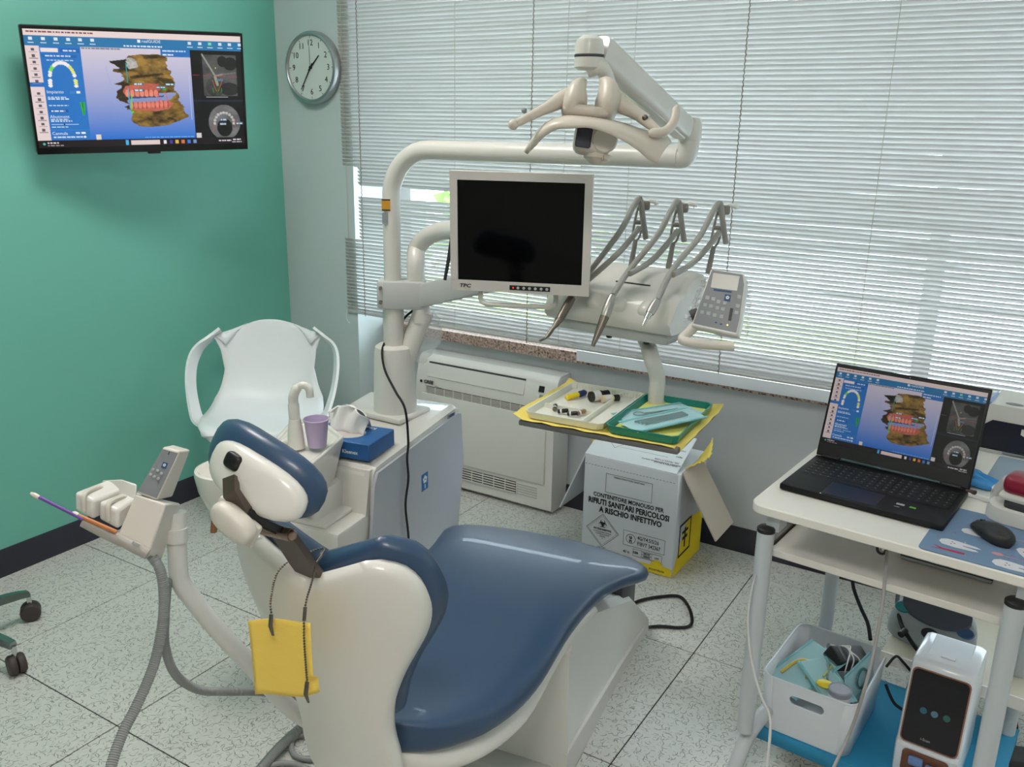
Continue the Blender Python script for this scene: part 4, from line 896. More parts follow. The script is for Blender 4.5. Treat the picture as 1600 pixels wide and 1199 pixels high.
# ================================================================== ROLLING STOOL (only two castored feet reach into the picture)
c1, c2 = Vz(50, 968, 0), Vz(28, 1052, 0)
mid = (c1+c2)/2; dv = c2-c1; rr_ = dv.length/1.1756; ctr = mid+Vector((dv.y, -dv.x, 0)).normalized()*math.sqrt(rr_*rr_-dv.length_squared/4)
if (ctr-CAM).dot(RT) > (mid-CAM).dot(RT): ctr = mid*2-ctr
st = thing('rolling_stool', 'chrome five-star stool base on dark castors at the left edge', 'stool', ctr)
a0 = math.atan2((c1-ctr).y, (c1-ctr).x); a1 = math.atan2((c2-ctr).y, (c2-ctr).x); sg = 1 if ((a1-a0+math.pi*3) % (2*math.pi)-math.pi) > 0 else -1
CAST = mat('castor_brown_black', (64, 54, 52), .5)
for k in range(5):
    a = a0+sg*R(72)*k; d = Vector((math.cos(a), math.sin(a), 0)); n = Vector((-d.y, d.x, 0)); P = [ctr+d*r_+Vector((0, 0, z)) for r_, z in ((.03, .125), (.12, .122), (rr_-.03, .104), (rr_, .096))]
    lg = part('foot', MB().loft([[p+n*w_*c_+Vector((0, 0, h_*s_)) for c_, s_ in ((1, -.5), (.7, .5), (-.7, .5), (-1, -.5))] for p, w_, h_ in zip(P, (.022, .02, .016, .014), (.03, .026, .02, .018))]), mat('polished_aluminium', (150, 156, 156), .25, metal=1), st, 30)
    e = ctr+d*rr_
    part('castor_stem', MB().tube([e+Vector((0, 0, .092)), e+Vector((0, 0, .05))], .0075, 10), CHROME, lg)
    ax_ = Vector((math.cos(a+R(60)), math.sin(a+R(60)), 0)); cM = frame(e+Vector((0, 0, .025)), ax_, y=(0, 0, 1))
    for s_ in (-1, 1):
        wh = part('castor_wheel', MB().lathe([(.010, 0), (.029, .0), (.031, .003), (.031, .015), (.027, .021), (.014, .022), (0, .022)], 22, frame(e+Vector((0, 0, .031))+ax_*.002*s_, (0, 0, 1), z=ax_*s_)), CAST, lg)
part('column', MB().tube([ctr+Vector((0, 0, .09)), ctr+Vector((0, 0, .30))], .025, 16).tube([ctr+Vector((0, 0, .30)), ctr+Vector((0, 0, .36))], .014, 12), CHROME, st)

# ================================================================== DENTAL UNIT (water unit beside the chair)
LU = lambda x, y, z: chM @ Vector((x, y, z))
un = thing('dental_unit', 'white dental water unit cabinet with spittoon and lamp column', 'dental unit', TR(*LU(-.68, 1.05, 0), R(8)))
UW = mat('unit_white', (210, 206, 199), .35, var=.012, coat=.2); UP_ = mat('unit_side_panel', (176, 178, 184), .22, var=.01, coat=.4)
# body profile in (y, z), extruded in x from -.86 to -.5
rings = []
body = [(.78, 0), (.80, .45), (.815, .605), (.83, .625), (1.36, .662), (1.385, .65), (1.40, .45), (1.36, .22), (1.30, .0)]
for x, ins in ((-.87, .02), (-.85, 0), (-.53, 0), (-.505, .012)):
    rings.append([LU(x, y+(ins if y < 1 else -ins), max(0, z-(ins*.6 if z > .5 else 0))) for y, z in body])
part('cabinet', MB().loft(rings), UW, un, 30)
sp_ = [(.80, .012), (.79, .40), (.815, .57), (.835, .605), (1.35, .638), (1.372, .628), (1.388, .45), (1.35, .22), (1.29, .012)]
part('side_panel', MB().loft([[LU(x, y, z) for y, z in sp_] for x in (-.504, -.494)]), UP_, un, 30)
part('front_step', MB().rbox((-.66, .745, .243), (.30, .20, .486), .012, 2, chM), UW, un)
part('step_lid', MB().rbox((-.685, .752, .492), (.25, .19, .014), .005, 2, chM), UW, un)
part('slope_panel', MB().loft([[LU(x, y, z) for y, z in ((.79, .48), (.87, .48), (.87, .615), (.818, .615))] for x in (-.80, -.512)]), UW, un, 30)
slot = MB().box((-.495, 1.30, .651-.006), (.002, .05, .014), chM); part('badge_plate', slot, GREYP, un, 0)
sdM = chM @ frame((-.4935, 1.30, .645), (0, 1, 0), y=(0, 0, 1)); text('lettering', 'N 8000', .012, NAVY, un, sdM, bold=.0003)
emM = chM @ frame((-.4935, 1.11, .475), (0, 1, 0), y=(0, 0, 1)); part('emblem_plate', MB().box((0, 0, 0), (.042, .058, .001), emM), mat('emblem_blue', (30, 104, 160), .4), un, 0)
for k in range(5):
    a = R(90+72*k); part('emblem_dot', MB().lathe([(0, .001), (.0055, .001)], 12, emM @ Matrix.Translation((.0085*math.cos(a), .0085*math.sin(a)+.008, 0))), WHITE2, un, 0)
part('emblem_stem', MB().box((0, -.016, .0009), (.004, .014, .0006), emM), WHITE2, un, 0)
# column, lamp pole, second post and clamp
pc = Vz(618, 646, .652); px_, py_ = pc.x, pc.y
part('column_plinth', MB().rbox((px_, py_, .658), (.17, .17, .02), .008, 2), UW, un)
part('column', MB().lathe([(.074, .662), (.072, .68), (.066, .86), (.062, .885), (.052, .892), (.0, .892)], 32, Matrix.Translation((px_, py_, 0))), UW, un)
part('post', MB().tube([(px_, py_, .88), (px_, py_, 1.02)], .034, 22), UW, un)
# lamp pole and arm: vertical then bent to the right
zarm = 1.515
ua = thing('operating_lamp', 'white operating lamp on a bent pole above the dental chair', 'lamp', (px_, py_, .9))
armE = Vy(1062, 241, 2.2); dirA = Vector((armE.x-px_, armE.y-py_, 0)).normalized()
pp = [Vector((px_, py_, 1.0)), Vector((px_, py_, 1.33))]
Rb = .155
for k in range(1, 10):
    a = R(90)*k/9; pp.append(Vector((px_, py_, zarm-Rb+Rb*math.sin(a)))+dirA*(Rb-Rb*math.cos(a)))
pp.append(Vector((armE.x, armE.y, zarm+.006)))
part('lower_pole', MB().tube([(px_, py_, .893), (px_, py_, 1.27)], .0275, 22), UW, ua)
part('bent_pole', MB().tube([pp[0]+Vector((0, 0, .27))]+pp[1:], .0285, 22), UW, ua)
el = cr([pp[-1]-dirA*.02, pp[-1]+dirA*.012, pp[-1]+dirA*.02+Vector((0, 0, .02)), pp[-1]+dirA*.022+Vector((0, 0, .045))], 4)
part('elbow', MB().tube(el, .027, 18), UW, ua)
wl = frame((px_, py_, 0), RT, y=(0, 0, 1))
wlM = frame(Vector((px_, py_, 1.345))-Vector((FW.x, FW.y, 0)).normalized()*.0288-Vector((RT.x, RT.y, 0))*.012, (RT.x, RT.y, 0), y=(0, 0, 1))
part('warning_label', MB().box((0, 0, 0), (.027, .036, .0012), wlM), mat('amber_label', (196, 140, 30), .5), ua, 0)
for a in (-1, 1): part('label_border', MB().box((0, a*.016, .0008), (.027, .004, .0006), wlM), INK, ua, 0)
part('data_label', MB().box((-.004, -.042, 0), (.018, .034, .0012), wlM), GREYP, ua, 0)
# spring arm rising towards the lamp head
e0 = pp[-1]+dirA*.022+Vector((0, 0, .06)); e1 = V(935, 78, 1.90)
part('lower_knuckle', MB().lathe([(.026, -.02), (.03, -.015), (.03, .02), (.024, .036), (.0, .04)], 22, Matrix.Translation(e0)), UW, ua)
ax_ = (e1-e0).normalized(); aM = frame(e0, ax_, z=(0, 0, 1)); ln = (e1-e0).length
rings = []
for f_, hw, hh in ((.04, .018, .022), (.07, .024, .029), (.5, .026, .032), (.93, .027, .034), (1.0, .025, .032)):
    n = 16; rings.append([aM @ Vector((ln*f_, hw*math.copysign(abs(math.cos(2*math.pi*j/n))**.6, math.cos(2*math.pi*j/n)), hh*math.copysign(abs(math.sin(2*math.pi*j/n))**.6, math.sin(2*math.pi*j/n)))) for j in range(n)])
part('spring_arm', MB().loft(rings), UW, ua, 45)
part('arm_cover_strip', MB().box((ln*.5, 0, -.028), (ln*.84, .03, .006), aM), WHITE2, ua, 0)
kn_ = V(921, 82, 1.88)
part('upper_knuckle', MB().lathe([(.0, -.038), (.024, -.036), (.031, -.030), (.031, .012), (.027, .026), (.014, .034), (0, .035)], 26, Matrix.Translation(kn_)), UW, ua)
part('knuckle_ring', MB().lathe([(.0312, -.010), (.0318, -.008), (.0318, -.006), (.0312, -.004)], 26, Matrix.Translation(kn_)), DGREY, ua)
part('knuckle_cap', MB().ball(kn_+Vector((-.004, -.012, .02)), (.018, .012, .012), 14, 8), LGREY, ua)
part('neck', MB().tube(cr([kn_+Vector((0, 0, -.034)), V(938, 105, 1.88), V(948, 122, 1.9), V(952, 145, 1.9), V(948, 165, 1.88)], 5), [.018]*5+[.0165]*16, 16), UW, ua)
# head: hub with slot, two side handles, visor, light engine
LW = mat('lamp_ivory', (206, 195, 182), .38, var=.015)
Dh = 1.86
def blob(pts, name, mat_=LW, n=14, fl=None):         # pts: (x, y, d, rad across view vertical, rad depth)
    P = [V(x, y, Dh+d) for x, y, d, a, b_ in pts]; rings = []
    for i, p in enumerate(P):
        t = (P[min(len(P)-1, i+1)]-P[max(0, i-1)]).normalized(); dv = FW-t*FW.dot(t); dv.normalize(); nv = t.cross(dv); a, b_ = pts[i][3:]
        rings.append([p+nv*a*math.cos(2*math.pi*j/n)+dv*b_*math.sin(2*math.pi*j/n) for j in range(n)])
    return part(name, MB().loft(rings), mat_, ua, 60)
def rs(pts, k=4):
    q = [cr([Vector(p[:3]) for p in pts], k), cr([Vector((p[3], p[4], 0)) for p in pts], k)]
    return [(a.x, a.y, a.z, b_.x, b_.y) for a, b_ in zip(*q)]
blob(rs([(906, 141, .01, .006, .03), (900, 147, .0, .018, .045), (898, 160, -.01, .026, .05), (896, 175, -.015, .024, .045), (902, 186, -.02, .008, .03)]), 'hub_left_cheek')
blob(rs([(942, 138, .01, .006, .03), (949, 146, .0, .02, .045), (950, 160, -.01, .027, .05), (944, 178, -.015, .022, .045), (936, 190, -.02, .008, .03)]), 'hub_right_cheek')
blob(rs([(888, 176, -.01, .012, .03), (905, 178, -.02, .016, .036), (925, 180, -.025, .016, .036), (942, 182, -.02, .012, .03)]), 'hub_bridge')
blob(rs([(898, 150, .0, .022, .026), (880, 155, -.01, .018, .02), (862, 165, -.02, .0135, .014), (842, 175, -.03, .0105, .0105), (826, 183, -.035, .0095, .0095)]), 'left_handle_arm')
blob(rs([(827, 182, -.035, .0085, .0085), (815, 189, -.04, .0085, .0085), (806, 193, -.045, .0085, .0085)]), 'left_grip')
part('grip_end', MB().ball(V(802, 195, Dh-.046), .0105, 14, 10), LW, ua)
part('grip_knob', MB().ball(V(819, 173, Dh-.03), .006, 10, 8), GREYP, ua)
blob(rs([(950, 150, .0, .026, .03), (965, 160, -.01, .022, .022), (982, 170, -.02, .016, .016), (1000, 181, -.03, .0125, .0125), (1010, 187, -.035, .0115, .0115)]), 'right_handle_arm')
blob(rs([(1000, 183, -.03, .011, .011), (1010, 190, -.04, .011, .011), (1022, 200, -.05, .0095, .0095), (1028, 206, -.055, .009, .009)]), 'right_grip_socket')
blob(rs([(1014, 209, -.06, .006, .006), (1020, 208, -.06, .0095, .0095), (1036, 206, -.055, .0095, .0095), (1048, 198, -.05, .0095, .0095), (1055, 184, -.045, .0095, .0095), (1056, 170, -.04, .0085, .0085), (1054, 166, -.04, .004, .004)]), 'right_grip')
part('grip_knob', MB().ball(V(1008, 184, Dh-.048), .0065, 10, 8), STEEL, ua)
# visor: broad curved shell
top_ = cr([Vector(p) for p in ((821, 238, .02), (838, 210, .0), (858, 192, -.02), (885, 183, -.03), (915, 184, -.035), (945, 188, -.035), (975, 195, -.03), (1005, 205, -.02), (1038, 212, -.01), (1047, 224, -.005))], 4)
bot_ = cr([Vector(p) for p in ((822, 239, .02), (845, 218, -.04), (868, 203, -.07), (892, 201, -.085), (918, 200, -.09), (945, 207, -.09), (972, 220, -.085), (995, 234, -.075), (1012, 249, -.06), (1025, 255, -.05))], 4)
mb = MB(); m = len(top_); rows = 7
for r_ in range(rows):
    f_ = r_/(rows-1)
    for a, b_ in zip(top_, bot_):
        q = a.lerp(b_, f_); bul = math.sin(math.pi*f_)*.02; mb.v.append(V(q.x, q.y-bul*160*(1 if q.x > 840 else .3), Dh+q.z-bul))
for r_ in range(rows-1):
    for j in range(m-1): mb.f.append((r_*m+j, r_*m+j+1, (r_+1)*m+j+1, (r_+1)*m+j))
solidify(part('visor', mb, LW, ua, 60), .004, 1)
part('visor_screw', MB().ball(V(1029, 229, Dh-.045), .002, 8, 6), DGREY, ua)
hM = frame(V(926, 218, Dh+.0), Vector((RT.x, RT.y, 0))*1+Vector((0, 0, -.14)), z=(-.1, .12, 1))
leg_ = part('light_engine', MB().rbox((0, 0, 0), (.078, .07, .066), .018, 3, hM), LW, ua)
part('engine_bezel', MB().lathe([(.008, .0), (.024, .001), (.027, -.004)], 22, hM @ frame((.022, -.0355, -.002), (1, 0, 0), z=(0, -1, 0))), IVORY, leg_)
part('engine_window', MB().rbox((-.022, -.036, -.004), (.032, .005, .042), .004, 2, hM), mat('dark_lens', (70, 72, 84), .15), leg_)
part('engine_foot', MB().lathe([(.0, -.016), (.012, -.015), (.028, -.004), (.03, .006)], 20, hM @ Matrix.Translation((.015, .0, -.034))), LW, leg_)
part('toggle_pin', MB().tube([V(942, 242, Dh-.02), V(941, 251, Dh-.02)], .0025, 8), STEEL, leg_)

# second post with delivery arm and monitor arm
cl = Vector((px_, py_, 1.06)); rt = Vector((RT.x, RT.y, 0)).normalized(); fwx = Vector((FW.x, FW.y, 0)).normalized()
da = thing('delivery_system', "white doctor's instrument table on an articulated arm with whip rods", 'instrument table', cl)
clM = frame(cl+rt*.028, rt, y=fwx)
part('clamp_block', MB().rbox((.006, 0, 0), (.142, .08, .09), .006, 2, clM), LGREY, da)
part('clamp_jaw', MB().rbox((-.062, 0, 0), (.026, .082, .092), .008, 2, clM), LGREY, da)
for z in (-.02, .025): part('clamp_bolt', MB().lathe([(.006, 0), (.006, .006)], 10, clM @ frame((-.062, -.041, z), (1, 0, 0), z=(0, -1, 0))), STEEL, da)
p2 = cl+rt*.075
mp = cr([p2+Vector((0, 0, .03)), p2+Vector((0, 0, .105)), V(652, 388, 2.86), V(668, 370, 2.82), V(692, 361, 2.76), V(730, 359, 2.64), V(790, 361, 2.44)], 5)
part('monitor_post', MB().tube(mp, .0285, 20), UW, da)
ar0, ar1 = p2+Vector((0, 0, -.01)), V(900, 405, 2.44)
am = frame(ar0, ar1-ar0, z=(0, 0, 1)); al = (ar1-ar0).length
part('delivery_arm', MB().rbox((al/2, 0, 0), (al, .045, .075), .008, 2, am), LGREY, da)
part('hinge_pin', MB().tube([p2+Vector((.02, .0, -.09)), p2+Vector((.02, .0, -.035))], .028, 16), UW, da)
w0 = V(634, 560, 2.93); w1 = V(663, 485, 2.88)
part('wrapped_strut', MB().tube(cr([w0, w0.lerp(w1, .5)+Vector((0, 0, .005)), w1], 4), .036, 12, flat=.7), UW, da)
film = mat('clear_film', (235, 238, 240), .12, var=.02, alpha=.28)
crumple('plastic_sleeve', [w0+rt*.01, w0.lerp(w1, .5)+rt*.03, w1+rt*.03], [w0+rt*.055+Vector((0, 0, -.02)), w0.lerp(w1, .5)+rt*.085+Vector((0, 0, -.02)), w1+rt*.05+Vector((0, 0, -.03))], film, da, 12, .004, smooth=60)
# table
tL, tR_ = V(868, 484, 2.36), V(1043, 522, 2.17)
zt_ = 1.115
o_ = Vector((-.955, 2.095, zt_)); tM = frame(o_, (1, -.08, 0), y=(.08, 1, 0))
W2 = .185
secp = [(-.075, -.012), (-.085, .0), (-.088, .022), (-.06, .066), (-.035, .082), (.0, .088), (.03, .118), (.07, .128), (.105, .118), (.12, .09), (.12, .0), (.10, -.014)]
rings = []
for x, ins in ((-W2, .02), (-W2+.008, .004), (-W2+.03, 0), (W2-.03, 0), (W2-.008, .004), (W2, .02)):
    rings.append([tM @ Vector((x, y*(1-ins*1.5), max(-.012, z-ins*.5) if z > 0 else z)) for y, z in secp])
part('table_body', MB().loft(rings), UW, da, 45)
part('table_under_tray', MB().rbox((.0, .02, -.028), (.34, .17, .03), .01, 2, tM), LGREY, da)
part('table_left_cheek', MB().rbox((-.19, .01, .03), (.03, .13, .07), .014, 3, tM), LGREY, da)
for k in range(4): part('holster_bump', pad(tM @ Matrix.Translation((-.115+k*.075, -.055, .035)) @ Matrix.Rotation(R(38), 4, 'X'), .026, .03, .026, .9), UW, da, 60)
part('table_slot', MB().box((.03, .004, .0905), (.10, .008, .003), tM @ Matrix.Rotation(R(0), 4, 'X')), DGREY, da, 0)
for x in (-.02, .09): part('lock_knob', MB().lathe([(.008, 0), (.008, -.014), (.004, -.016)], 12, tM @ Matrix.Translation((x, -.02, -.042))), mat('dark_teal_knob', (20, 60, 62), .4), da)
part('arm_bracket', MB().rbox((-.10, .12, .03), (.10, .08, .06), .01, 2, tM), LGREY, da)
# guard rail under the monitor
part('front_handle', MB().tube(cr([V(752, 455, 2.3), V(751, 466, 2.29), V(757, 474, 2.28), V(780, 477, 2.28), V(830, 479, 2.28), V(860, 480, 2.28), V(868, 473, 2.29), V(868, 460, 2.3)], 4), .0065, 10), UW, da)
# whip rods with openwork heads
WH = mat('whip_grey', (132, 128, 122), .5)
rodtip = ((1003, 318), (1063, 322), (1128, 325)); rodbase = ((986, 408), (1044, 412), (1106, 420))
instr = (((910, 440, 2.31), (893, 466, 2.26), (874, 500, 2.22), (853, 528, 2.2)), ((985, 420, 2.15), (957, 462, 2.02), (945, 495, 2.01), (926, 541, 2.0)), ((1052, 420, 2.10), (1027, 470, 1.98), (1015, 490, 1.97), (1004, 510, 1.96)))
hl = ('left angled dental handpiece hanging below the monitor', 'middle straight dental handpiece on the instrument table', 'right dental handpiece with bare coupling on the instrument table')
for k in range(3):
    tx, ty = rodtip[k]; bx_, by_ = rodbase[k]; dt, db = 2.24-.02*k, 2.27-.02*k
    top, bot = V(tx, ty, dt), V(bx_, by_+8, db); u_ = (top-bot)
    rod = part('whip_rod', MB().tube([bot, bot+u_*.42], [.0075, .006], 10), WH, da)
    q = lambda f_, s_: bot+u_*f_+rt*s_
    for s_ in (-.009, .009): part('whip_rail', MB().tube(cr([q(.40, 0), q(.48, s_), q(.75, s_*1.1), q(.92, s_*.9)], 3), .003, 8), WH, rod)
    for f_ in (.70, .92): part('whip_roller', MB().tube([q(f_, -.011), q(f_, .011)], .0055, 10), WH, rod)
    part('whip_head', MB().rbox((0, 0, 0), (.03, .016, .024), .005, 2, frame(q(.97, .006), rt, z=(0, 0, 1))), WH, rod)
    part('whip_finger', MB().tube(cr([q(1.0, .004), q(1.04, .018), q(1.02, .034), q(.98, .038)], 3), .0055, 8), WHITE2, rod)
    I = instr[k]
    hp = thing('dental_handpiece', hl[k], 'handpiece', V(*I[3]), 'instruments on the delivery table')
    a, b_, c_, d_ = (V(*p) for p in I)
    part('hose', MB().tube(cr([V(tx+6, ty+55, dt+.02), V(tx+1, ty+20, dt-.01), V(tx-3, ty-7, dt-.018), V(tx-14, ty+6, dt-.03), V(tx-35, ty+45, dt-.05), a, b_], 6), .0072, 10), HOSE, hp)
    part('hose_return', MB().tube(cr([V(tx-4, ty+38, dt-.02), V(tx-25, ty+65, dt-.04), V(tx-48, ty+88, dt-.04), a.lerp(b_, .2)+rt*.006], 5), .0072, 10), HOSE, hp)
    if k == 0:
        part('body', MB().tube([b_, b_.lerp(c_, .15), c_.lerp(b_, .1), c_], [.0105, .0115, .0105, .0085], 14), STEEL, hp)
        part('angled_head', MB().tube(cr([c_, c_.lerp(d_, .4), d_, V(842, 533, 2.19)], 4), [.0095]+[.008]*3+[.0055]*4+[.003]*4+[.0012], 12), STEEL, hp)
    elif k == 1:
        part('body', MB().tube([b_, b_.lerp(c_, .3), b_.lerp(c_, .7), c_], [.0075, .0105, .0115, .0105], 14), mat('silver_grey', (168, 166, 160), .35, metal=.7), hp)
        part('nose_cone', MB().tube([c_, c_.lerp(d_, .5), c_.lerp(d_, .9), d_], [.0105, .008, .0052, .0042], 14), STEEL, hp)
    else:
        part('body', MB().tube([b_, b_.lerp(c_, .5), c_], [.0085, .0105, .0095], 14), MATS['silver_grey'], hp)
        part('coupling', MB().tube([c_, c_.lerp(d_, .4), c_.lerp(d_, .42), c_.lerp(d_, .7), d_], [.0078, .0066, .0042, .0042, .0026], 12), CHROME, hp)
# control panel at the right end
kc = V(1125, 474, 2.10); kpn = (CAM-kc).normalized()
xk = Vector((.97, .22, -.06)).normalized(); zk = Vector((-.17, .36, .92)); kM = frame(kc, xk, z=zk)
# outline (x, z) of the panel, front faces -y
ow = [(-.034, .078), (.044, .075), (.052, .05), (.056, -.04), (.054, -.074), (-.056, -.066)]
front = [kM @ Vector((x, -.012, z)) for x, z in ow]; back = [kM @ Vector((x*1.03+.004, .016, z-.004)) for x, z in ow]
bevel(part('panel_housing', MB().loft([front, back]), WHITE, da, 30), .004)
pfc = part('panel_face', MB().loft([[kM @ Vector((x*.92, -.0125, z*.93+.002)) for x, z in ow], [kM @ Vector((x*.92, -.0138, z*.93+.002)) for x, z in ow]]), GREYP, da, 0)
part('panel_display', MB().rbox((.004, -.0142, .049), (.062, .0016, .036), .0005, 1, kM), mat('display_grey', (190, 186, 178), .3), pfc)
part('panel_title', MB().box((.002, -.0142, .027), (.042, .0008, .004), kM), NAVY, pfc, 0)
flower(kM @ frame((.016, -.0146, .012), (1, 0, 0), y=(0, 0, 1)), .014, pfc)
pbt = mesh_of(MB().rbox((0, 0, 0), (.009, .0012, .009), .0005, 1), 'button', mat('button_grey', (166, 168, 170), .5))
for k, (x, z) in enumerate(((-.030, .006), (-.016, .005), (-.003, .0), (.012, -.001), (-.032, -.012), (-.018, -.013), (-.003, -.015), (.010, -.016), (-.036, -.030), (-.021, -.031), (-.006, -.033), (.010, -.034), (.042, .018), (.042, -.004), (.042, -.02))):
    inst('button', pbt, pfc, WM[da].inverted() @ kM @ Matrix.Translation((x, -.0142, z)))
part('panel_slider', MB().box((.030, -.0144, -.026), (.007, .001, .03), kM), DGREY, pfc, 0)
for x, z in ((.0, -.05), (.012, -.052)): part('panel_led', MB().box((x, -.0144, z), (.005, .001, .003), kM), NAVY, pfc, 0)
part('panel_lamp', MB().ball(kM @ Vector((.027, -.0142, -.052)), .0018, 8, 6), mat('amber_led', (240, 220, 120), .4, emit=(255, 220, 120), estr=2), pfc)
part('panel_stalk', MB().tube([V(1080, 495, 2.13), V(1092, 490, 2.125)], .015, 12), DGREY, da)
hb = [V(1088, 508, 2.12), V(1074, 522, 2.11), V(1066, 531, 2.1), V(1080, 536, 2.09), V(1110, 539, 2.08), V(1140, 541, 2.07), V(1147, 541, 2.068)]
part('panel_handle', MB().tube(cr(hb, 4), .0125, 12, flat=.9), IVORY, da)
film2 = film
crumple('plastic_sleeve', [V(1098, 436, 2.11), V(1084, 466, 2.12), V(1068, 500, 2.13)], [V(1108, 432, 2.12), V(1094, 470, 2.12), V(1082, 505, 2.13)], film2, da, 5, .006)
crumple('plastic_sleeve', [V(1162, 436, 2.12), V(1166, 470, 2.12), V(1164, 520, 2.11)], [V(1169, 440, 2.13), V(1172, 475, 2.13), V(1170, 524, 2.12)], film2, da, 6, .004)

# ================================================================== MONITOR on the unit
mM = frame((-1.153, 1.905, 1.333), (.932, .364, -.001), z=(.016, -.04, .999))
mo = thing('monitor', 'white framed flat monitor with a black switched-off screen', 'monitor', mM)
MW = mat('monitor_white', (212, 204, 199), .4, var=.01)
part('back_case', MB().rbox((0, .024, 0), (.345, .04, .288), .012, 2, mM), MW, mo)
fr2 = MB()
for c_, d_ in (((0, 0, .139), (.355, .02, .021)), ((0, 0, -.136), (.355, .02, .027)), ((-.168, 0, .0025), (.019, .02, .252)), ((.168, 0, .0025), (.019, .02, .252))): fr2.box(c_, d_, mM)
part('frame', fr2, MW, mo, 0)
part('screen', MB().box((0, .001, .003), (.3175, .012, .2515), mM), mat('switched_off_screen', (8, 8, 10), .06, spec=.12, var=0), mo, 0, label='black glossy screen')
text('lettering', 'TPC', .013, INK, mo, mM @ Matrix.Translation((-.14, -.0102, -.137)) @ Matrix.Rotation(R(90), 4, 'X'), bold=.0004, shear=.2, sx=1.25)
bst = part('button_strip', MB().rbox((.028, -.0102, -.136), (.104, .002, .0125), .0006, 1, mM), BLACK, mo)
mb_ = mesh_of(MB().lathe([(.0037, 0), (.0037, .0012), (.003, .0016)], 14), 'button', mat('pale_button', (186, 186, 188), .4))
for k in range(6): inst('button', mb_, bst, mM.inverted() @ mM @ frame((-.002+k*.0148, -.011, -.136), (1, 0, 0), z=(0, -1, 0)))
part('power_led', MB().ball(mM @ Vector((-.0145, -.0112, -.136)), .0018, 8, 6), mat('red_led', (200, 30, 20), .4, emit=(255, 40, 20), estr=3), bst)
part('mount_plate', MB().rbox((.0, .055, .02), (.12, .03, .12), .005, 1, mM), LGREY, mo)
part('mount_arm', MB().tube([mM @ Vector((0, .06, .06)), mM @ Vector((-.02, .16, .09))], .016, 10), LGREY, mo)
solo('stylus', MB().tube([V(706, 372, 2.45), V(702, 400, 2.45), V(695, 438, 2.45)], [.006, .0055, .0045], 8), BLACK, 'thin black pen-like rod hanging behind the left edge of the monitor', 'stylus', 60)

# ================================================================== unit details: spittoon, cup platform, faucet
bowlM = Matrix.Translation(V(352, 790, 2.42))
CER = mat('white_ceramic', (226, 222, 214), .18, var=.01, coat=.4)
bc = V(358, 735, 2.42)
part('spittoon_bowl', MB().lathe([(.0, -.135), (.045, -.135), (.062, -.11), (.085, -.05), (.092, -.005), (.090, .006), (.083, .008), (.078, .002), (.06, -.04), (.02, -.06), (.0, -.062)], 36, Matrix.Translation(bc)), CER, un, 60)
# cup platform: a trough that widens to the front
zt0 = V(505, 712, 2.36).z
pO = [V(432, 692, 2.45), V(462, 656, 2.56), V(500, 657, 2.56), V(537, 690, 2.42), V(505, 737, 2.30), V(470, 742, 2.32)]
zz = .705
pO = [Vector((p.x, p.y, zz)) for p in (Vz(428, 690, zz), Vz(455, 660, zz), Vz(500, 655, zz), Vz(537, 684, zz), Vz(506, 712, zz), Vz(468, 742, zz))]
cen = sum(pO, Vector())/6
rings = [[cen+(p-cen)*f_+Vector((0, 0, dz)) for p in pO] for f_, dz in ((.45, -.19), (.72, -.12), (.93, -.03), (1, -.012), (1, .006), (.90, .006), (.88, -.004), (.5, -.005))]
bevel(part('cup_platform', MB().loft(rings), CER, un, 30), .006)
part('platform_support', MB().rbox(tuple(chM.inverted() @ Vector((cen.x, cen.y, .50))), (.15, .14, .16), .02, 2, chM), UW, un)
fb = Vz(463, 697, .712)
part('faucet_base', MB().lathe([(.0, -.004), (.026, -.004), (.024, .01), (.021, .05), (.0165, .08), (.0, .085)], 24, Matrix.Translation(fb)), CER, un, 60)
fr3 = Vector((fb.x, fb.y, 0)); up_ = fb.z
part('faucet_spout', MB().tube(cr([fb+Vector((0, 0, .07)), fb+Vector((-.002, 0, .12)), fb+rt*.0+Vector((0, 0, .148)), fb+rt*.012+Vector((0, 0, .172)), fb+rt*.03+Vector((0, 0, .18)), fb+rt*.044+Vector((0, 0, .168)), fb+rt*.046+Vector((0, 0, .145))], 5), [.0155]*6+[.0135]*10+[.0105]*15, 16), CER, un, 60)
part('bowl_rinse_spout', MB().tube(cr([fb+Vector((0, 0, .02)), fb-rt*.03+Vector((0, 0, .012)), fb-rt*.055+Vector((0, 0, -.004))], 4), .010, 12), CER, un, 60)
part('unit_dial', MB().lathe([(.0, .012), (.018, .012), (.022, .006), (.022, 0)], 20, frame(V(487, 858, 2.0), (1, 0, 0), z=(.5, -.8, .2))), DGREY, un)

# purple plastic cup
cb = Vz(496, 697, .712)
cup = MB().lathe([(.0, .0), (.0245, .0), (.0255, .002), (.034, .076), (.0362, .078), (.0362, .081), (.034, .082), (.0332, .08), (.0245, .004), (.0, .003)], 32, Matrix.Translation(cb))
solo('plastic_cup', cup, mat('lilac_cup', (212, 192, 226), .35, var=.03, trans=.25), 'lilac plastic cup standing under the white faucet', 'cup', 50, base=cb)

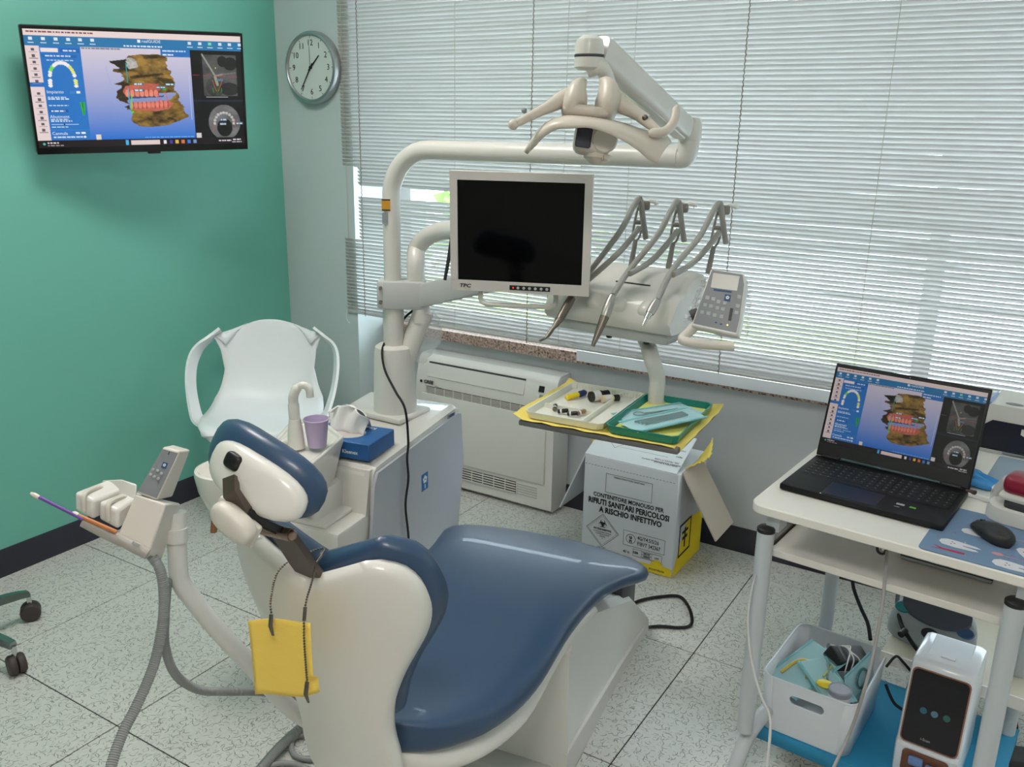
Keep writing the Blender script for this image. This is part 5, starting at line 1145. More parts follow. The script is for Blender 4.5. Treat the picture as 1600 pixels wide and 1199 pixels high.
# tissue box
tz = .636
ta, tb_, tc = Vz(577, 722, tz), Vz(619, 694, tz), Vz(520, 697, tz)
xd = (tb_-ta).normalized(); yd = Vector((-xd.y, xd.x, 0)); tw, td_, th_ = .155, .215, .052
tbM = frame(ta, xd, y=yd)
tbx = thing('tissue_box', 'blue cardboard tissue box with a white tissue pulled out', 'tissue box', tbM)
part('carton', MB().rbox((tw/2, td_/2, th_/2), (tw, td_, th_), .002, 1, tbM), mat('blue_carton', (34, 92, 152), .45, var=.15, scale=30), tbx)
part('opening_rim', MB().lathe([(.0, .0), (.05, .0)], 24, tbM @ Matrix.Translation((tw*.45, td_*.55, th_+.0006)) @ Matrix.Diagonal((1, 1.25, 1, 1))), mat('opening_film', (190, 184, 180), .5), tbx)
text('lettering', 'Kleenex', .022, WHITE2, tbx, tbM @ Matrix.Translation((tw*.86, td_*.40, th_+.0006)) @ Matrix.Rotation(R(90), 4, 'Z'), bold=.0003)
text('lettering', 'Kleenex', .016, WHITE2, tbx, tbM @ frame((-.0006, td_*.30, th_*.4), (0, -1, 0), y=(0, 0, 1)), bold=.0003)
mb = MB(); rr = random.Random(5); nu, nv = 18, 10; ce = Vector((tw*.45, td_*.55, th_))
for i in range(nv+1):
    for j in range(nu+1):
        u = j/nu*2-1; v = i/nv
        hgt = .085*(1-.40*u*u)*(v**.8); wd = .06+.016*v
        x = u*.012*v+.012*math.sin(u*7+v*3)*(.3+v*.6)+.014*v; y = u*wd
        mb.v.append(tbM @ (ce+Vector((x, y, hgt-.002))))
for i in range(nv):
    for j in range(nu): a = i*(nu+1)+j; mb.f.append((a, a+1, a+nu+2, a+nu+1))
mb2 = MB()
for i in range(nv+1):
    for j in range(nu+1):
        u = j/nu*2-1; v = i/nv
        mb2.v.append(tbM @ (ce+Vector((.014+.05*v+.006*math.sin(u*6), u*(.062-.012*v), .08*(1-.40*u*u)*(1-v**2)+.003))))
mb2.f = list(mb.f)
TIS = mat('tissue_paper', (234, 232, 230), .9, var=.01)
t1 = part('tissue', mb, TIS, tbx, 60); solidify(t1, .0006); solidify(part('tissue_fold', mb2, TIS, tbx, 60), .0006)

# black cable down the column and over the cabinet side
cbl = cr([p2+Vector((.0, .01, -.045)), V(637, 492, 2.92), V(627, 504, 2.94), V(612, 520, 2.94), V(600, 538, 2.90), V(597, 554, 2.84), V(602, 580, 2.78), V(618, 612, 2.72), V(633, 640, 2.66), Vector(LU(-.488, 1.0, .652)), LU(-.484, .985, .60), LU(-.484, .99, .53), LU(-.484, .97, .45), LU(-.484, .985, .33), LU(-.484, .98, .2), LU(-.484, .97, .06)], 6)
solo('unit_cable', MB().tube(cbl, .0038, 8), RUBBER, 'thin black cable running down the lamp column and across the cabinet side', 'cable', 60)

# ================================================================== TRAY TABLE under the instruments
trM = TR(-.872, 1.935, .900, R(4))
tr = thing('tray_table', 'grey tray table lined with yellow paper on a curved white arm', 'tray', trM)
TW, TD = .405, .315
part('tray_plate', MB().rbox((0, 0, -.008), (TW, TD, .014), .004, 2, trM), mat('tray_grey', (112, 108, 108), .4), tr)
a0_ = trM @ Vector((.105, TD/2-.02, -.015)); 
part('tray_arm', MB().tube(cr([tM @ Vector((.045, .03, -.03)), tM @ Vector((.075, .02, -.07)), V(1018, 560, 2.28), V(1027, 590, 2.29), Vector((V(1027, 610, 2.29).x, V(1027, 610, 2.29).y, .905)), trM @ Vector((.07, TD/2+.012, -.02)), trM @ Vector((.06, TD/2-.05, -.022))], 5), .020, 14, flat=1.15), UW, tr)
mb = MB(); nu, nv = 16, 14; rr = random.Random(9)
for i in range(nv+1):
    for j in range(nu+1):
        u, v = j/nu*2-1, i/nv*2-1; x = u*(TW/2+.014); y = v*(TD/2+.018) if v > 0 else v*(TD/2+.003)
        eu = max(0, abs(u)-.94)/.06; ev = max(0, abs(v)-.93)/.07
        z = .0008+.012*(eu if u < 0 else eu*.6)+.010*ev*(1 if v > 0 else .1)+(rr.uniform(0, .004) if eu > 0 or ev > 0 else 0)
        if u > .9 and v < -.9: x -= .012; y += .02; z -= .02
        mb.v.append(trM @ Vector((x, y, z)))
for i in range(nv):
    for j in range(nu): a = i*(nu+1)+j; mb.f.append((a, a+1, a+nu+2, a+nu+1))
lin_ = solo('tray_paper', mb, mat('yellow_liner', (238, 216, 112), .8, var=.04), 'crinkled yellow paper lining the tray table', 'paper', 40); solidify(lin_, .0006, 1)
def hollow(x0, x1, y0, y1, h, wall, z0, M, taper=.006):
    rings = []
    for (ins, z) in ((taper, z0), (0, z0+h), (wall, z0+h), (wall+taper, z0+.003)):
        c_ = .012; xs0, xs1, ys0, ys1 = x0+ins, x1-ins, y0+ins, y1-ins
        rings.append([M @ Vector(p) for p in ((xs0+c_, ys0, z), (xs1-c_, ys0, z), (xs1, ys0+c_, z), (xs1, ys1-c_, z), (xs1-c_, ys1, z), (xs0+c_, ys1, z), (xs0, ys1-c_, z), (xs0, ys0+c_, z))])
    return MB().loft(rings)
wt = thing('instrument_tray', 'clear white ribbed plastic tray holding bottles on the yellow paper', 'tray', trM @ Matrix.Translation((-.1, 0, .003)))
CLR = mat('frosted_plastic', (226, 226, 214), .35, var=.02)
part('dish', hollow(-.194, .014, -.148, .150, .018, .003, .004, trM), CLR, wt, 30)
part('divider', MB().box((-.045, .0, .012), (.004, .265, .014), trM), CLR, wt, 0); part('divider', MB().box((-.115, -.055, .012), (.13, .004, .014), trM), CLR, wt, 0)
rib = mesh_of(MB().box((0, 0, 0), (.0015, .003, .013), None), 'rib', CLR, smooth=0)
for k in range(22): inst('rib', rib, wt, WM[wt].inverted() @ trM @ Matrix.Translation((-.175+k*.0085, .135, .013)))
for k in range(14): inst('rib', rib, wt, WM[wt].inverted() @ trM @ Matrix.Translation((-.172+k*.0085, -.050, .013)))
gt_ = solo('instrument_tray', hollow(.019, .198, -.150, .150, .02, .004, .004, trM), mat('teal_tray', (18, 128, 116), .3), 'teal plastic tray holding sterilisation pouches', 'tray', 30)
solo('tray_paper', MB().rbox((.108, 0, .0085), (.155, .275, .0012), .0004, 1, trM), mat('lime_liner', (222, 220, 120), .8), 'yellow paper sheet inside the teal tray', 'paper', 0)
# things in the white tray
def bottle(x, y, ang, l, r_, body, cap, label):
    M = trM @ Matrix.Translation((x, y, .008+r_)) @ Matrix.Rotation(ang, 4, 'Z') @ Matrix.Rotation(R(90), 4, 'Y')
    t = thing('bottle', label, 'bottle', M); part('body', MB().lathe([(0, 0), (r_, 0), (r_, l*.6), (r_*.7, l*.68), (r_*.6, l*.7), (0, l*.7)], 18, M), body, t)
    part('cap', MB().lathe([(r_*.85, l*.68), (r_*.85, l), (r_*.6, l*1.02), (0, l*1.02)], 18, M), cap, t)
    part('paper_label', MB().lathe([(r_+.0003, l*.12), (r_+.0003, l*.5)], 18, M), WHITE2, t); return t
bottle(-.098, .045, R(55), .055, .0135, BLACK, BLACK, 'larger black bottle with white label lying in the clear tray')
bottle(-.068, .052, R(48), .048, .010, mat('cream_bottle', (226, 206, 170), .4), BLACK, 'small cream bottle beside the larger black bottle').__class__
sM2 = trM @ Matrix.Translation((-.158, .025, .014)) @ Matrix.Rotation(R(62), 4, 'Z') @ Matrix.Rotation(R(86), 4, 'Y')
sy = thing('syringe', 'short yellow syringe with a dark blue cap in the clear tray', 'syringe', sM2)
part('barrel', MB().lathe([(0, 0), (.004, 0), (.0075, .004), (.0075, .034), (.0055, .042), (0, .042)], 14, sM2), mat('bright_yellow', (238, 210, 30), .4), sy)
part('cap', MB().lathe([(.006, .042), (.0085, .046), (.0085, .062), (.004, .068), (0, .068)], 14, sM2), mat('dark_blue_cap', (34, 44, 92), .4), sy)
for k, (x, y, a, col, lab) in enumerate(((-.142, -.078, 110, 'STEEL', 'upright steel cartridge at the front left of the clear tray'), (-.128, -.088, 20, 'BLACK', 'short black cartridge at the front of the clear tray'), (-.100, -.092, 10, 'BLACK', 'black and white striped cartridge at the front of the clear tray'), (-.080, -.080, 60, 'WOODY', 'small brown glass cartridge at the front right of the clear tray'))):
    M = trM @ Matrix.Translation((x, y, .014)) @ Matrix.Rotation(R(a), 4, 'Z') @ Matrix.Rotation(R(80), 4, 'Y')
    t = thing('cartridge', lab, 'cartridge', M, 'cartridges in the clear tray'); m_ = {'STEEL': STEEL, 'BLACK': BLACK, 'WOODY': mat('amber_glass', (140, 108, 80), .3)}[col]
    part('barrel', MB().lathe([(0, 0), (.0055, 0), (.0055, .022), (.004, .026), (0, .026)], 12, M), m_, t); part('band', MB().lathe([(.0058, .006), (.0058, .010)], 12, M), WHITE2, t)
def pouch(M, w_, l_, label, inner, seed, grp='sterilisation pouches in the teal tray'):
    rr = random.Random(seed); t = thing('sterilisation_pouch', label, 'pouch', M, grp)
    def sheet(z0, amp):
        mb = MB(); n, m = 10, 14
        for i in range(m+1):
            for j in range(n+1):
                u, v = j/n*2-1, i/m*2-1; b_ = (1-u**4)*(1-v**4); mb.v.append(M @ Vector((u*w_/2, v*l_/2, z0+amp*b_+rr.uniform(-.0012, .0012)*b_)))
        for i in range(m):
            for j in range(n): a = i*(n+1)+j; mb.f.append((a, a+1, a+n+2, a+n+1))
        return mb
    part('paper_back', sheet(0, .0005), mat('pouch_paper', (190, 222, 226), .7), t, 50)
    part('film_front', sheet(.0012, .007), mat('pouch_film', (170, 222, 230), .12, alpha=.3, var=.1), t, 50)
    for a in (-1, 1): part('seal', MB().box((a*(w_/2-.004), 0, .002), (.007, l_, .0008), M), mat('pouch_seal', (120, 190, 196), .5), t, 0)
    inner(M, t)
def mirror_in(M, t):
    part('scissor_ring', MB().tube([M @ Vector((-.012+.012*math.cos(R(a)), -.05+.014*math.sin(R(a)), .004)) for a in range(0, 360, 24)], .0018, 6, close=True), STEEL, t)
    part('scissor_ring', MB().tube([M @ Vector((.016+.012*math.cos(R(a)), -.046+.014*math.sin(R(a)), .004)) for a in range(0, 360, 24)], .0018, 6, close=True), STEEL, t)
    part('needle_holder_shank', MB().tube([M @ Vector(p) for p in ((-.008, -.036, .004), (.002, .0, .005), (.004, .06, .004))], .003, 8), STEEL, t)
    part('needle_holder_shank', MB().tube([M @ Vector(p) for p in ((.012, -.032, .004), (.003, .0, .006), (.0, .06, .004))], .003, 8), STEEL, t)
def tools_in(M, t):
    for k in range(4): part('probe', MB().tube([M @ Vector((-.015+k*.009, -.07+k*.004, .004)), M @ Vector((-.012+k*.007, .065, .004))], .0026, 6), STEEL, t)
pouch(trM @ Matrix.Translation((.092, .028, .012)) @ Matrix.Rotation(R(-34), 4, 'Z'), .10, .215, 'clear blue pouch with a scissor-handled needle holder in the teal tray', mirror_in, 1)
pouch(trM @ Matrix.Translation((.128, -.045, .024)) @ Matrix.Rotation(R(-36), 4, 'Z') @ Matrix.Rotation(R(3), 4, 'X'), .085, .20, 'front blue pouch with slim steel probes in the teal tray', tools_in, 2)

# ================================================================== COMPUTER CART (desk) at the right
DY = R(-5.3); dkM = TR(-.507, 1.855, 0, DY)          # local x along the front edge, y towards the window
DL = lambda x, y, z: dkM @ Vector((x, y, z))
dk = thing('computer_desk', 'white computer cart with tube legs, keyboard shelf and lower shelf', 'desk', dkM)
DW = mat('white_laminate', (236, 230, 222), .4, var=.02, scale=4); TUBE = mat('grey_white_tube', (196, 200, 204), .35, var=.01)
def rrect(x0, x1, y0, y1, r_, n=6):
    out = []
    for cx, cy, a in ((x1-r_, y0+r_, -90), (x1-r_, y1-r_, 0), (x0+r_, y1-r_, 90), (x0+r_, y0+r_, 180)):
        for k in range(n+1): t = R(a+90*k/n); out.append((cx+r_*math.cos(t), cy+r_*math.sin(t)))
    return out
zt = .785
bevel(part('table_top', MB().prism(rrect(0, .64, 0, .93, .035), zt-.022, zt, dkM), DW, dk, 30), .003)
bevel(part('keyboard_shelf', MB().prism(rrect(.035, .535, .075, .42, .012), .634, .652, dkM), DW, dk, 30), .002)
part('shelf_slide', MB().box((.545, .2, .645), (.014, .34, .03), dkM), STEEL, dk, 0); part('shelf_slide', MB().box((.026, .25, .645), (.014, .3, .03), dkM), STEEL, dk, 0)
part('slide_bracket', MB().box((.545, .2, .70), (.01, .05, .125), dkM), BLACK, dk, 0); part('slide_bracket', MB().box((.026, .26, .70), (.01, .05, .125), dkM), LGREY, dk, 0)
bevel(part('lower_shelf', MB().prism(rrect(.03, .56, .135, .52, .01), .112, .128, dkM), DW, dk, 30), .002)
bevel(part('rear_shelf', MB().prism(rrect(.245, .60, .392, .76, .01), .285, .302, dkM), mat('beige_board', (216, 206, 184), .5), dk, 30), .002)
part('rear_shelf_edge', MB().box((.4225, .389, .288), (.355, .006, .032), dkM), DW, dk, 0)
for x, y in ((.041, .017), (.545, .012)):
    lg_ = part('leg', MB().tube([DL(x, y, .722), DL(x, y, .19)], .0195, 18), TUBE, dk); part('leg_cap', MB().lathe([(.0205, -.004), (.0205, .004), (.016, .008), (0, .009)], 18, dkM @ Matrix.Translation((x, y, .724))), BLACK, lg_)
    part('foot', MB().tube(cr([DL(x+.012, .17, .185), DL(x+.008, .09, .18), DL(x+.002, .025, .155), DL(x-.004, -.015, .09), DL(x-.006, -.03, .02)], 5), .018, 14), TUBE, dk)
    part('leg_bracket', MB().box((x+.012, y+.03, .742), (.03, .05, .04), dkM), TUBE, dk, 0)
for x in (.07, .545): part('rear_leg', MB().tube([DL(x, .50, .763), DL(x, .50, .0)], .0185, 16), TUBE, dk)
part('rear_shelf_post', MB().tube([DL(.30, .70, .0), DL(.30, .70, .285)], .012, 10), TUBE, dk)
part('table_top_beam', MB().box((.31, .50, .745), (.47, .03, .035), dkM), TUBE, dk, 0)
# keyboard shelf: flat grey drawing tablet lying at the back of the shelf
tb2 = thing('document_tray', 'flat grey frosted panel lying on the keyboard shelf', 'panel', dkM @ Matrix.Translation((.38, .26, .6525)))
part('plate', MB().rbox((.385, .265, .658), (.19, .10, .010), .002, 1, dkM), mat('frosted_grey', (176, 182, 184), .3), tb2); part('rim', MB().tube([DL(.29, .212, .6635), DL(.48, .212, .6635), DL(.48, .318, .6635), DL(.29, .318, .6635)], .0015, 5, close=True), DGREY, tb2)
# blue sheet over the lower shelf
mb = MB(); nu, nv = 16, 14; rr = random.Random(21)
for i in range(nv+1):
    for j in range(nu+1):
        u, v = j/nu, i/nv; x = .025+.545*u; y = .122+.41*v; z = .1300+.004*abs(math.sin(u*9+v*4))*(1 if 0 < i < nv else 0)
        if i == 0: z = .098; y = .126
        if i == 1: y = .129; z = .1312
        mb.v.append(DL(x, y, z))
for i in range(nv):
    for j in range(nu): a = i*(nu+1)+j; mb.f.append((a, a+1, a+nu+2, a+nu+1))
solidify(solo('shelf_cloth', mb, mat('blue_drape', (44, 146, 190), .7, var=.08, scale=12), 'turquoise paper drape spread over the lower shelf', 'cloth', 50), .0008, 1)

# ------------------------------------------------------------------ laptop
lpM = TR(-.470, 1.966, .7865, R(-6))
LWd, LDp = .357, .246
lap = thing('laptop', 'black laptop open on the white desk showing a 3D skull and teeth model', 'laptop', lpM)
LB = mat('laptop_black', (20, 20, 23), .45, var=.04, spec=.3); KEY = mat('key_black', (16, 16, 18), .5)
part('base', MB().rbox((LWd/2, LDp/2, .0085), (LWd, LDp, .015), .004, 2, lpM), LB, lap)
part('keyboard_well', MB().box((LWd/2, .150, .0162), (.325, .112, .0006), lpM), KEY, lap, 0)
part('touchpad', MB().rbox((.155, .048, .0163), (.12, .078, .0008), .0003, 1, lpM), mat('touchpad_black', (24, 24, 27), .3), lap)
km = mesh_of(MB().rbox((0, 0, 0), (.0152, .0148, .0014), .0006, 1), 'key', KEY); kl = mesh_of(MB().box((0, 0, 0), (.0034, .0024, .0002)), 'key_legend', mat('legend_white', (150, 150, 150), .5), smooth=0)
for r_ in range(6):
    for c_ in range(18):
        x = .0245+c_*.0181+(.004 if c_ > 13 else 0); y = .2015-r_*.0186
        if r_ == 5 and 4 <= c_ <= 7:
            continue
        if x > .345: continue
        k_ = inst('key', km, lap, Matrix.Translation((x, y, .0168)))
        if not (r_ == 0 and c_ > 13): inst('key_legend', kl, k_, Matrix.Translation((-.003, .003, .0008)))
inst('space_key', mesh_of(MB().rbox((0, 0, 0), (.069, .0148, .0014), .0006, 1), 'space_key', KEY), lap, Matrix.Translation((.0245+5.5*.0181, .2015-5*.0186, .0168)))
tl = R(18.5)
hinge = lpM @ Matrix.Translation((LWd/2, LDp-.006, .017)) @ Matrix.Rotation(-tl, 4, 'X')      # local z up the lid, -y faces the user
LH = .238
part('lid', MB().rbox((0, .004, LH/2), (LWd, .007, LH), .003, 2, hinge), LB, lap)
part('lid_bezel', MB().box((0, .0002, LH/2), (LWd-.008, .0006, LH-.008), hinge), KEY, lap, 0)
part('hinge_bar', MB().tube([hinge @ Vector((-.115, .0, .002)), hinge @ Vector((.115, .0, .002))], .0042, 10), mat('hinge_metal', (86, 100, 106), .3, metal=.8), lap)
for x in (-.14, .14): part('hinge_cap', MB().tube([hinge @ Vector((x-.02, .0, .001)), hinge @ Vector((x+.02, .0, .001))], .006, 10), BLACK, lap)
sM3 = hinge @ Matrix.Translation((0, -.0005, LH/2+.012))
so = bpy.data.objects.new('screen', screen_mesh('screen', .344, .1935, .5)); link(so, lap); so.matrix_local = lpM.inverted() @ sM3; WM[so] = sM3
so['label'] = 'lit screen with dental planning software'; screen_words(so, sM3, .344, .1935, mat('screen_white_dim', (10, 10, 10), .5, emit=(225, 232, 245), estr=.55))
part('webcam', MB().lathe([(.0, .0008), (.0014, .0008), (.0014, 0)], 10, hinge @ frame((0, -.0002, LH-.006), (1, 0, 0), z=(0, -1, 0))), GREYP, lap)
part('sticker', MB().box((.255, .055, .0164), (.017, .009, .0003), lpM), LGREY, lap, 0); part('sticker', MB().box((.281, .054, .0164), (.013, .008, .0003), lpM), mat('green_sticker', (110, 180, 60), .5), lap, 0)
part('sticker_line', MB().box((.252, .037, .0164), (.011, .002, .0003), lpM), LGREY, lap, 0); part('front_led', MB().box((.095, .003, .0163), (.003, .002, .0006), lpM), mat('white_led', (240, 240, 240), .4, emit=(255, 255, 255), estr=.8), lap, 0)

# ------------------------------------------------------------------ mouse mat with tooth print, second mat
pdM = TR(-.150, 1.824, zt, R(-5))
pad_ = thing('mouse_mat', 'blue-grey mouse mat printed with white teeth and red pliers', 'mouse mat', pdM)
mt_ = bevel(part('mat', MB().prism(rrect(0, .37, 0, .265, .014), 0.0, .0028, pdM), mat('mat_blue', (112, 136, 166), .75, var=.03), pad_, 30), .0008)
TOO = mat('print_white', (214, 210, 216), .8); RED = mat('print_red', (190, 40, 74), .8); PNK = mat('print_pink', (206, 150, 160), .8)
def tooth(x, y, a, s_, face=True):
    M = pdM @ Matrix.Translation((x, y, .0031)) @ Matrix.Rotation(R(a), 4, 'Z'); P = [(-.022, -.014), (-.030, -.004), (-.029, .008), (-.020, .016), (-.004, .017), (.012, .015), (.034, .012), (.044, .006), (.034, .003), (.012, .002), (.012, -.001), (.036, -.004), (.042, -.009), (.030, -.013), (.0, -.016)]
    part('printed_tooth', MB().prism([(p[0]*s_, p[1]*s_) for p in P], 0, .0003, M), TOO, mt_, 0)
    if face:
        for ex, ey in ((-.008, .006), (-.008, -.004), (-.003, .001)): part('tooth_face_dot', MB().box((ex*s_, ey*s_, .0005), (.003*s_, .002*s_, .0002), M), INK, mt_, 0)
tooth(.060, .062, -2, 1.05); tooth(.165, .028, -2, 1.1); tooth(.083, .145, 0, .95, False); tooth(.182, .105, -60, .9); tooth(.30, .05, 10, 1)
for x, y in ((.135, .068), (.135, .165), (.265, .04)):
    M = pdM @ Matrix.Translation((x, y, .0031)); part('printed_mirror', MB().lathe([(0, .0002), (.010, .0002)], 14, M @ Matrix.Diagonal((1.1, .8, 1, 1))), PNK, mt_, 0); part('printed_handle', MB().box((.028, -.001, .0002), (.036, .0018, .0003), M), PNK, mt_, 0)
M = pdM @ Matrix.Translation((.045, .026, .0031))
part('printed_pliers', MB().prism([(-.022, .010), (-.004, .002), (.024, .004), (.038, .003), (.038, -.004), (.020, -.005), (-.004, -.004), (-.022, -.006), (-.008, -.001)], 0, .0003, M), RED, mt_, 0)
rr = random.Random(4)
for k in range(26): part('printed_dot', MB().lathe([(0, .0002), (.0016, .0002)], 8, pdM @ Matrix.Translation((rr.uniform(.02, .35), rr.uniform(.01, .25), .003))), rr.choice((TOO, RED)), mt_, 0)
bevel(solo('desk_mat', MB().prism(rrect(.395, .63, .50, .70, .01), zt, zt+.0025, dkM), mat('mat_grey_blue', (150, 164, 180), .75), 'plain grey-blue mat behind the blue glove', 'mat', 30), .0008)
# mouse
moM = TR(-.026, 1.962, zt+.0032, R(36))
ms = thing('computer_mouse', 'black wireless computer mouse on the tooth-print mat', 'mouse', moM)
rings = []
for t_ in range(11):
    f_ = t_/10; y = -.055+.11*f_; w_ = .031*math.sqrt(max(.03, 1-abs(2*f_-1)**3.2)); h_ = .013+.019*math.sin(math.pi*min(1, .12+f_*.9))**.8*(1.1-.5*f_)
    rings.append([moM @ Vector((w_*math.copysign(abs(math.cos(a))**.8, math.cos(a)), y, h_*.38+h_*.62*math.sin(a) if math.sin(a) > 0 else h_*.38+h_*.38*max(-1, math.sin(a)*1.4))) for a in [2*math.pi*j/18 for j in range(18)]])
part('shell', MB().loft(rings), mat('mouse_black', (34, 34, 37), .5), ms, 60)
part('wheel', MB().lathe([(.0, -.003), (.007, -.003), (.007, .003), (0, .003)], 14, moM @ frame((0, .036, .0155), (0, 1, 0), z=(1, 0, 0))), BLACK, ms)
part('side_button', MB().box((-.030, .005, .014), (.003, .03, .005), moM), BLACK, ms, 0)
# shade measuring device in its dock
vdM = TR(.078, 2.085, zt, R(-14))
vd = thing('shade_meter', 'crimson and white handheld shade meter resting in its white dock', 'dental device', vdM)
part('dock', MB().loft([[vdM @ Vector((x*f_+.0, y*f_, z)) for x, y in rrect(-.125, .14, -.062, .062, .045, 5)] for f_, z in ((1.0, .004), (1.0, .022), (.97, .034), (.90, .037))]), WHITE, vd, 45)
part('dock_tongue', MB().loft([[vdM @ Vector((x, y, z)) for x, y in rrect(-.135, -.06, .01, .075, .02, 4)] for z in (.004, .042, .046)]), WHITE, vd, 45)
part('dock_recess', MB().lathe([(.0, .0), (.016, .0)], 18, vdM @ Matrix.Translation((-.098, .045, .0466)) @ Matrix.Diagonal((1.3, .8, 1, 1))), BLACK, vd)
hvM = vdM @ Matrix.Translation((-.038, -.022, .026))
part('grip_underside', MB().rbox((.025, 0, .018), (.15, .06, .034), .014, 3, hvM), DGREY, vd)
part('grip_white_band', MB().rbox((.022, 0, .036), (.165, .066, .018), .008, 2, hvM), WHITE, vd)
part('crimson_cover', MB().rbox((.022, 0.002, .062), (.16, .068, .046), .018, 3, hvM), mat('crimson_plastic', (140, 16, 48), .3, coat=.3), vd)
part('measuring_tip', MB().tube([hvM @ Vector((-.055, .012, .058)), hvM @ Vector((-.075, .03, .03)), hvM @ Vector((-.082, .035, .012))], [.014, .012, .009], 12), mat('tip_glass', (220, 214, 216), .2), vd)
text('lettering', 'VITA', .026, WHITE2, vd, hvM @ frame((.005, -.0325, .055), (1, 0, 0), y=(0, 0, 1)), 'LEFT', bold=.0002)
# blue gloves and the charging lead
mb = MB(); rr = random.Random(31); g0 = V(1512, 752, 2.33)
gM = frame((-.088, 2.275, zt+.001), (.96, -.28, 0), y=(.28, .96, 0))
gl = thing('blue_glove', 'crumpled bright blue disposable glove behind the laptop', 'glove', gM)
GLV = mat('blue_nitrile', (58, 148, 214), .45, var=.06, scale=30)
rings = []
for k in range(9):
    f_ = k/8; x = -.075+.12*f_; w_ = .055*(1-.5*f_); h_ = .042*(1-.6*f_)
    rings.append([gM @ Vector((x, w_*math.cos(a)+rr.uniform(-.004, .004), max(0, h_*.5+h_*.5*math.sin(a)+rr.uniform(-.003, .003)))) for a in [2*math.pi*j/14 for j in range(14)]])
part('palm', MB().loft(rings), GLV, gl, 35)
for k in range(5): part('finger', MB().tube(cr([gM @ Vector((-.05+.01*k, -.035+k*.016, .014)), gM @ Vector((.0+.005*k, -.034+k*.012, .013+.004*(k % 2))), gM @ Vector((.05+.008*k, -.026+k*.007, .008))], 4), [.011]*3+[.0105]*3+[.009]*2+[.005], 8, flat=.7), GLV, gl, 60)
cM_ = thing('charging_lead', 'white charging lead with a dark plug beside the laptop', 'cable', V(1530, 776, 2.2))
ld = [Vector((-.118, 2.15, zt+.010)), Vector((-.085, 2.165, zt+.010)), Vector((-.055, 2.16, zt+.008))]
part('lead', MB().tube(cr([ld[0], ld[1], ld[2], Vector((-.035, 2.15, zt+.012))], 5), .0065, 8, flat=.6), WHITE2, cM_)
part('plug', MB().rbox((-.086, 2.168, zt+.015), (.024, .012, .010), .002, 1), mat('brown_plug', (70, 44, 40), .5), cM_)
# desktop apparatus behind the laptop
apM = TR(-.135, 2.545, zt, R(-5))
ap = thing('desktop_furnace', 'white desktop apparatus with a dark front panel behind the laptop', 'dental device', apM)
part('housing', MB().loft([[apM @ Vector((x, y, z)) for x, z in ((.0, .006), (.40, .006), (.40, .130), (.045, .130), (.0, .075))] for y in (0.0, .17)]), WHITE, ap, 30)
part('front_panel', MB().loft([[apM @ Vector((x, y, z)) for x, z in ((.012, .012), (.39, .012), (.39, .088), (.055, .088), (.012, .052))] for y in (-.004, .002)]), mat('navy_black', (24, 26, 42), .4), ap, 0)
part('drawer_window', MB().loft([[apM @ Vector((x, y, z)) for x, z in ((.125, .078), (.35, .080), (.35, .028), (.16, .036), (.145, .055), (.125, .065))] for y in (-.012, -.003)]), WHITE, ap, 0)
part('base_rail', MB().box((.2, -.004, .006), (.41, .014, .010), apM), CHROME, ap, 0)
part('badge', MB().lathe([(0, .0), (.016, .0), (.016, .001)], 18, apM @ Matrix.Translation((.095, .03, .1305)) @ Matrix.Diagonal((1.3, .7, 1, 1))), GREYP, ap)
part('corner_glass', MB().loft([[apM @ Vector((x, y, z)) for x, z in ((-.002, .08), (.004, .08), (.046, .131), (.038, .133))] for y in (.01, .12)]), mat('pale_blue_panel', (130, 160, 200), .3), ap, 0)

# ------------------------------------------------------------------ storage basket and what lies in it
bkM2 = TR(-.338, 2.115, .1335, R(-4))
BW, BD, BH = .232, .298, .155
bs = thing('storage_basket', 'white plastic storage basket with handle slots on the lower shelf', 'basket', bkM2)
BSK = mat('basket_white', (222, 226, 232), .35, var=.01)
def ring(f_, z, ins=0): return [bkM2 @ Vector((x, y, z)) for x, y in rrect(-BW/2*f_+ins, BW/2*f_-ins, -BD/2*f_+ins, BD/2*f_-ins, .03, 5)]
part('floor_panel', MB().loft([ring(.93, .0), ring(.93, .004)]), BSK, bs, 30)
# walls with an opening for the handle slot in front and back
def wallside(sgn):
    mb = MB(); y = sgn*BD/2; n = 32
    def P(x, z, t_): f_ = .93+.07*z/BH; return bkM2 @ Vector((x*f_, (y-sgn*t_)*f_, z))
    X, zc = BW/2-.03, .110; inner = []; outer = []
    for k in range(n):
        a = 2*math.pi*k/n; c_, s_ = math.cos(a), math.sin(a)
        inner.append((math.copysign(.030, c_)*min(1, abs(c_)*3)+.013*c_, zc+.013*s_))
        t_ = min(X/abs(c_) if abs(c_) > 1e-6 else 9, ((BH-zc) if s_ > 0 else zc)/abs(s_) if abs(s_) > 1e-6 else 9); outer.append((c_*t_, zc+s_*t_))
    for z0 in (0, BH):                                        # snap the nearest samples to the corners
        for x0 in (-X, X):
            k = min(range(n), key=lambda i: (outer[i][0]-x0)**2+(outer[i][1]-z0)**2); outer[k] = (x0, z0)
    loops = [[P(x, z, 0) for x, z in outer], [P(x, z, 0) for x, z in inner], [P(x, z, .003) for x, z in inner], [P(x, z, .003) for x, z in outer]]
    return mb.loft(loops+[loops[0]], cap=False)
for sg_ in (-1, 1): part('slotted_wall', wallside(sg_), BSK, bs, 30)
